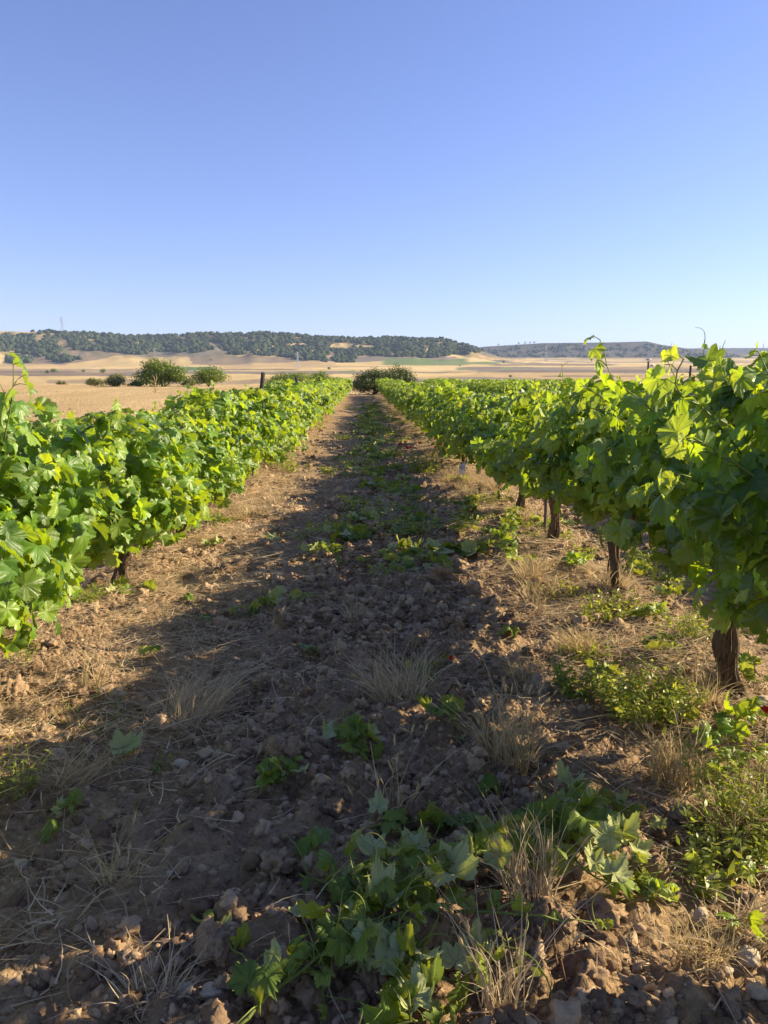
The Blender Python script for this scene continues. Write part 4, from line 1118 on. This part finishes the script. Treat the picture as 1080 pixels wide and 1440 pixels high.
WE = [('feathery green weed patch in the sun before the thick trunk', 905, 1015, 120, .22, .9, .026, .6, 0, 0, .17),
      ('dark weed patch left of the feathery sunlit weeds', 815, 985, 46, .17, .9, .026, .1, 0, 0, .1),
      ('low grey green herb behind the thick right trunk', 985, 925, 80, .15, 1.0, .018, .5, 0, 0, .12),
      ('weed with small yellow flowers at the left edge', 18, 1130, 20, .20, .5, .015, .6, 9, 0, .07),
      ('thin weed seedling at the left edge in the sun', 35, 960, 12, .17, .4, .014, .6, 0, 0, .06),
      ('dark low weed mat beside the left shadow clods', 110, 1020, 34, .10, 1.4, .012, .2, 0, 0, .2),
      ('tall weed with a red poppy at the right edge', 1055, 1150, 55, .30, .5, .025, .5, 0, 1, .13),
      ('bushy olive weed under the poppy at the right edge', 1030, 1190, 48, .22, .7, .022, .45, 0, 0, .12),
      ('small sprouting weed beside the pale stone at left', 235, 1085, 6, .08, .9, .02, .2, 0, 0, .03),
      ('leafy seedling in front of the poppy weed', 990, 1245, 20, .14, .8, .03, .5, 0, 0, .05),
      ('poppy clump in red flower at the foot of the right row', 598, 668, 70, .42, .35, .03, .6, 0, 9, .3),
      ('poppy plants in red flower at the foot of the left row', 392, 662, 40, .34, .4, .026, .5, 0, 5, .24),
      ('lone red poppy beside the foot of the leaning post', 358, 668, 6, .25, .4, .02, .3, 0, 2, .06),
      ('creeping weed at the foot of the split trunk', 850, 880, 50, .15, 1.1, .026, .5, 0, 0, .12),
      ('distant red poppies beside the far left vines', 432, 606, 30, .4, .3, .04, .4, 0, 6, .5),
      ('small green herb with an orange petal in the middle path', 640, 975, 40, .07, 1.6, .012, .1, 0, 0, .18)]
for i, (lab, px, py, n, h, sp, ls, yg, ye, po, rad) in enumerate(WE):
    weed('poppy_plant' if po else 'weed_plant', lab, px, py, n, h, sp, ls, 800 + i, 'weed', yg, None, ye, po, rad, cat='poppy' if po else 'weed')
x, y = gp(633, 950); pb = MB(); petal(pb, np.zeros(3), np.random.default_rng(4), .011); o = pb.build('fallen_petal', M['poppy']); o.location = (x, y, gz(x, y) + .05); o.rotation_euler = (.8, .3, 0)
tag(o, 'single orange red petal fallen on the soil in the middle', 'petal')
# low green weeds along the path, far part
protos = [weed('weed_plant', None, 0, 0, 20, .15, 1.1, .034, 860 + k, 'weed', .4, rad=.16, loc=(0, 0)) for k in range(3)]; wprotos = protos; us_ = set()
for i in range(58):
    y = 6.5 + 34 * rs.random() ** 1.15; x = rs.gauss(.35, .38) if rs.random() < .7 else rs.uniform(-1.5, 1.6)
    k = i % 3; o = protos[k] if k not in us_ else copy_tree(protos[k]); us_.add(k)
    o.location = (x, y, gz(x, y)); o.rotation_euler = (0, 0, rs.uniform(0, 6.3)); o.scale = (rs.uniform(.7, 1.5),) * 3
    zone = 'near' if y < 14 else 'far'
    tag(o, 'low green weed growing on the %s part of the path' % zone, 'weed', 'low weeds on the %s part of the path' % zone)

# ------------------------------------------------------------------ vine cuttings lying on the ground
def ground_shoot(name, label, pxs, seed, lift=.03, size=.08, group=None, every=.07, arch=.05, **kw):
    pts = []
    for i, (px, py) in enumerate(pxs):
        f = i / max(1, len(pxs) - 1); x, y = gp(px, py, lift + .02 + arch * math.sin(f * math.pi))
        pts.append((x, y, gz(x, y) + lift + arch * math.sin(f * math.pi)))
    return shoot(name, label, 'vine cutting', pts, seed, size * .8, group, every * .8, matl=kw.pop('matl', 'cutleaf'), lie=True, **kw)
CUT = [('pale leaved vine cutting in the bottom middle with grey leaf undersides', [(380, 1385), (470, 1290), (560, 1265), (660, 1240)], .085, .075),
       ('vine cutting arching across the top of the bottom pile', [(450, 1225), (520, 1190), (600, 1175), (720, 1165)], .075, .07),
       ('long vine cutting along the left side of the bottom pile', [(330, 1425), (410, 1330), (520, 1215), (600, 1140)], .075, .08),
       ('vine cutting at the bottom edge with dark drooping leaves', [(480, 1425), (560, 1400), (640, 1385)], .08, .06),
       ('vine cutting with big leaves in the core of the bottom pile', [(480, 1320), (560, 1300), (640, 1330), (720, 1310)], .095, .065),
       ('vine cutting with tendrils across the upper right of the pile', [(560, 1260), (640, 1200), (720, 1150), (790, 1120)], .08, .075),
       ('thin vine cutting reaching right from the pile', [(640, 1260), (720, 1270), (800, 1250), (860, 1260)], .05, .12),
       ('dark big leaved vine cutting right of the arching grass', [(770, 1090), (800, 1140), (850, 1180), (900, 1200)], .105, .06),
       ('dark vine cutting beneath the big leaved one', [(760, 1120), (790, 1180), (830, 1220), (880, 1210)], .105, .065),
       ('dark vine cutting reaching up beside the barley tuft', [(700, 1130), (760, 1080), (840, 1080), (900, 1130)], .09, .07),
       ('sunlit vine cutting with bright leaves near the lower right', [(900, 1260), (930, 1240), (955, 1255)], .06, .035),
       ('bright yellow green vine sprig beside the right stones', [(1010, 1290), (1035, 1285), (1055, 1300)], .06, .035),
       ('bright leaved vine cutting at the right edge', [(1085, 1210), (1060, 1200), (1030, 1215)], .07, .05),
       ('sunlit vine shoot at the foot of the thick right trunk', [(990, 1045), (1030, 1020), (1075, 1010)], .075, .045),
       ('second sunlit vine shoot below the thick right trunk', [(1000, 1080), (1040, 1060), (1080, 1060)], .065, .05),
       ('vine cutting in front of the middle tuft', [(470, 1040), (500, 1050), (530, 1070)], .085, .04),
       ('small vine cutting with a pale leaf left of centre', [(370, 1090), (400, 1100), (415, 1075)], .06, .04),
       ('thin vine cutting at the lower left with yellowish leaves', [(270, 1300), (330, 1340), (375, 1400)], .05, .06),
       ('flat vine cutting left of the path beyond the straw', [(335, 862), (385, 845), (440, 848)], .08, .05),
       ('vine cutting in the middle path with sunlit end', [(560, 775), (600, 785), (640, 810)], .09, .06),
       ('vine cutting beside the rough clods in the middle path', [(515, 815), (540, 805), (570, 812)], .07, .06),
       ('bright vine shoot below the thin stake', [(700, 750), (730, 790), (760, 800)], .075, .07),
       ('bright vine shoot before the split trunk', [(790, 800), (815, 805), (830, 790)], .07, .06),
       ('vine shoot with a bright leaf right of the split trunk', [(880, 880), (910, 865), (935, 885)], .07, .06),
       ('vine shoot rising left of the thin stake', [(715, 760), (722, 730), (735, 715)], .08, .06),
       ('small vine sprig in the sun beside the guard', [(640, 715), (665, 705), (650, 735)], .08, .07),
       ('vine cutting near the orange petal', [(570, 925), (600, 935), (630, 925)], .05, .05),
       ('grey curled vine cutting in the middle', [(610, 1005), (630, 1025), (650, 1040)], .06, .05),
       ('thin vine cutting by the left green leaf', [(70, 1150), (100, 1130), (110, 1155)], .045, .05)]
CUT += [('slender cutting with small yellowish leaves at the left of the pile', [(420, 1200), (500, 1230), (590, 1215)], .05, .05),
        ('twisted cutting between the pale leaves of the pile', [(500, 1340), (545, 1270), (640, 1180)], .065, .055),
        ('cutting poking down to the bottom edge from the pile', [(600, 1300), (560, 1370), (520, 1435)], .075, .05),
        ('grey leaved cutting on the upper right rim of the pile', [(640, 1130), (690, 1150), (730, 1210)], .075, .05),
        ('green stem cutting curving over the soil right of the pile', [(680, 1300), (740, 1290), (780, 1400)], .04, .12),
        ('small leaved cutting along the left rim of the pile', [(430, 1250), (460, 1320), (450, 1400)], .055, .05),
        ('leafy cutting hidden at the back of the pile', [(520, 1140), (590, 1125), (660, 1130)], .07, .05)]
for i, (lab, pxs, size, ev) in enumerate(CUT):
    if i < 7 or i > 28: pxs = [(a, b + 38) for a, b in pxs]; size *= .92
    elif i < 10: pxs = [(a + 25, b + 25) for a, b in pxs]; size *= .88
    bright = 'bright' in lab or 'sunlit vine' in lab
    ground_shoot('vine_cutting', lab, pxs, 1200 + i, size=size, every=ev, group='vine cuttings on the ground', arch=.07 if i < 10 else .03, lift=.05 if i < 10 else .03,
                 tendril=.8 if (i < 8 or i > 28) else .25, young=.9 if bright or i in (2, 17) else .45, matl='vine' if bright else 'cutleaf', rad=.0045)
LEAVES = [('broad dark leaf lying alone in the centre of the path', 432, 922, .115), ('dark leaf lying on the left of the path', 215, 942, .10), ('dark leaf left of the pale stone', 172, 1074, .105),
          ('round dark leaf at the edge of the sunlit soil', 720, 906, .10), ('small olive leaf at the lower left', 75, 1188, .06), ('big dark leaf at the left of the pile', 438, 1225, .115),
          ('pale grey leaf beside the dark leaf in the path', 385, 762, .12), ('small leaf in the left path', 265, 850, .07), ('little green leaf at the left beside the straw', 290, 878, .06),
          ('pale leaf showing its underside in the bottom pile', 625, 1305, .125), ('pale leaf hanging over the core of the bottom pile', 585, 1255, .095), ('grey leaf folded at the bottom of the pile', 540, 1345, .09),
          ('dark leaf under the barley tuft', 690, 1120, .10), ('small dark leaf beneath the clods', 480, 800, .08), ('bright leaf on the ground by the split trunk', 945, 838, .07)]
for i, (lab, px, py, s) in enumerate(LEAVES):
    rng = np.random.default_rng(1500 + i); x, y = gp(px, py); mb = MB()
    pale = 'pale' in lab or 'grey' in lab
    nn = np.array([[rng.normal(0, .25), rng.normal(-.25, .2), 1.0]]) * (-1 if pale else 1)
    put_leaves(mb, np.zeros((1, 3)), nn, rng.normal(0, 1, (1, 3)) * [1, 1, .1], np.array([s * .78]), np.array([.3]), np.array([.05]), rng, CR)
    mb.tube([(0, 0, 0), (.02, -.03, .005), (.03, -.06, -.01)], [.0018, .0016, .0014], 5, (.4, 0, 0, 1))
    o = mb.build('vine_leaf', M['cutleaf']); o.location = (x, y, gz(x, y) + .05 + (.06 if 'pile' in lab else 0)); tag(o, lab, 'leaf', 'single vine leaves on the ground')
# repeats: clippings along the middle of the path
protos = []
for k in range(4):
    q = random.Random(40 + k); pts = [(0, 0, .03), (.12, .1, .06), (.25, .12 * q.uniform(-1, 1), .05), (.4, .2 * q.uniform(-1, 1), .02)]
    protos.append(shoot('vine_cutting', None, None, pts, 1400 + k, .085, None, .045, .2, 'cutleaf', lie=True, young=.5, hdl=False))
us_ = set()
for i in range(120):
    y = 6.2 + 40 * rs.random() ** 1.25; x = rs.gauss(.12, .36) if rs.random() < .75 else rs.uniform(-1.3, 1.5)
    if x < -.3 and rs.random() < .6: x = abs(x)
    k = i % 4; o = protos[k] if k not in us_ else copy_tree(protos[k]); us_.add(k)
    o.location = (x, y, gz(x, y) + .01); o.rotation_euler = (0, 0, rs.uniform(0, 6.3)); s = rs.uniform(.6, 1.15); o.scale = (s, s, s * .8)
    zone = 'nearer' if y < 14 else 'farther'
    tag(o, 'leafy vine clipping dropped on the %s part of the path' % zone, 'vine cutting', 'vine clippings on the %s part of the path' % zone)
for i in range(22):
    left = i % 4 == 3
    y = rs.uniform(2.6, 8.5); x = rs.uniform(.95, 2.3) if not left else rs.uniform(-2.1, -1.2)
    o = copy_tree(protos[i % 4]); o.location = (x, y, gz(x, y) + .01); o.rotation_euler = (0, 0, rs.uniform(0, 6.3)); sc_ = rs.uniform(.45, .8); o.scale = (sc_, sc_, sc_)
    tag(o, 'small leafy vine sprig on the ground under the %s row' % ('left' if left else 'right'), 'vine cutting', 'vine sprigs under the %s row' % ('left' if left else 'right'))
for i in range(34):
    left = i % 3 == 2
    y = rs.uniform(2.2, 9); x = rs.uniform(1.0, 2.5) if not left else rs.uniform(-2.3, -1.3)
    o = copy_tree(wprotos[i % 3]); o.location = (x, y, gz(x, y)); o.rotation_euler = (0, 0, rs.uniform(0, 6.3)); sc_ = rs.uniform(.45, .9); o.scale = (sc_, sc_, sc_)
    tag(o, 'small sunlit weed under the %s row' % ('left' if left else 'right'), 'weed', 'small weeds under the %s row' % ('left' if left else 'right'))
# twigs
for i, (a, b, lab) in enumerate((((240, 1305), (290, 1325), 'short grey twig left of the bottom cuttings'), ((625, 1000), (690, 1045), 'thin twig beside the grey curled cutting'), ((640, 770), (665, 790), 'pale bent twig on the sunny soil'), ((770, 1325), (795, 1395), 'thin pale twig at the bottom right of the pile'))):
    p0 = gp(*a); p1 = gp(*b); mb = MB(); pts = []
    for k in range(6):
        f = k / 5; x = p0[0] + (p1[0] - p0[0]) * f; y = p0[1] + (p1[1] - p0[1]) * f; pts.append((x - p0[0], y - p0[1] + .01 * math.sin(k * 2), gz(x, y) + .03 + .01 * math.sin(k * 1.7) - gz(*p0)))
    mb.tube(pts, np.linspace(.004, .002, 6), 6, (.6, 0, 0, 1)); o = mb.build('twig', M['root']); o.location = (p0[0], p0[1], gz(*p0)); tag(o, lab, 'twig')

# ------------------------------------------------------------------ shoots rising over the nearest vines
def up_shoot(label, px, pyb, pxt, pyt, dep, seed, size=.06, young=.8, tendril=.8, name='vine_shoot', dx=0):
    a = at_depth(px, pyb, dep); b = at_depth(pxt, pyt, dep + dx)
    m_ = tuple((a[i] + b[i]) / 2 + (.02 if i == 0 else 0) for i in range(3))
    return shoot(name, label, 'vine shoot', [a, m_, b], seed, size, None, .06, tendril, 'vine', False, .2, young, .004) if False else shoot(name, label, 'vine shoot', [a, m_, b], seed, size, None, .06, tendril, matl='vine', young=young, rad=.004)
up_shoot('raised vine shoot with a big pale leaf at the left edge', 5, 620, 18, 500, 3.2, 71, .095, .3, .5)
up_shoot('tall vine shoot with thin tendrils above the right vine against the sky', 985, 560, 990, 478, 3.9, 72, .045, 1.0, 1.0)
up_shoot('vine shoot with yellow tip leaning left above the right vine', 955, 560, 932, 492, 4.2, 73, .04, 1.0, 1.0)
up_shoot('vine shoot with yellow tip right of the tallest one', 1005, 560, 1012, 486, 3.8, 74, .045, 1.0, 1.0)
up_shoot('slender vine shoot above the second row right of centre', 790, 560, 789, 510, 7.5, 75, .04, 1.0, .8)
up_shoot('broad leaved vine shoot crowning the right vine', 980, 600, 985, 505, 3.7, 76, .10, .5, .3)
up_shoot('broad leaved vine shoot on the right shoulder of the right vine', 1030, 600, 1042, 515, 3.7, 77, .10, .5, .3)
up_shoot('upright vine shoot above the left row in front of the stubble', 245, 640, 262, 555, 6.2, 78, .05, .9, .4)

# ------------------------------------------------------------------ haze
hb = MB(); zlo = min(float(ZZ.min()), float(Z.min())) - 1; zhi = float(ZZ.max()) + 45
hb.box((500, 4500, (zlo + zhi) / 2), (27000, 9300, zhi - zlo))
print('haze', zlo, zhi, far_x(np.array([-900., 2000]), 9000))
m, t = mat('haze_air'); N = NT(t)
pv = N.n('VolumePrincipled'); pv.inputs['Density'].default_value = .00008; pv.inputs['Color'].default_value = (.55, .70, 1.0, 1); pv.inputs['Anisotropy'].default_value = .0
oo = N.n('OutputMaterial'); N.l(pv.outputs[0], oo.inputs['Volume'])
hz = hb.build('haze', m, smooth=False, kind='stuff'); tag(hz, 'thin blue haze in the air over the valley', 'haze')
print('objects', len(bpy.data.objects))
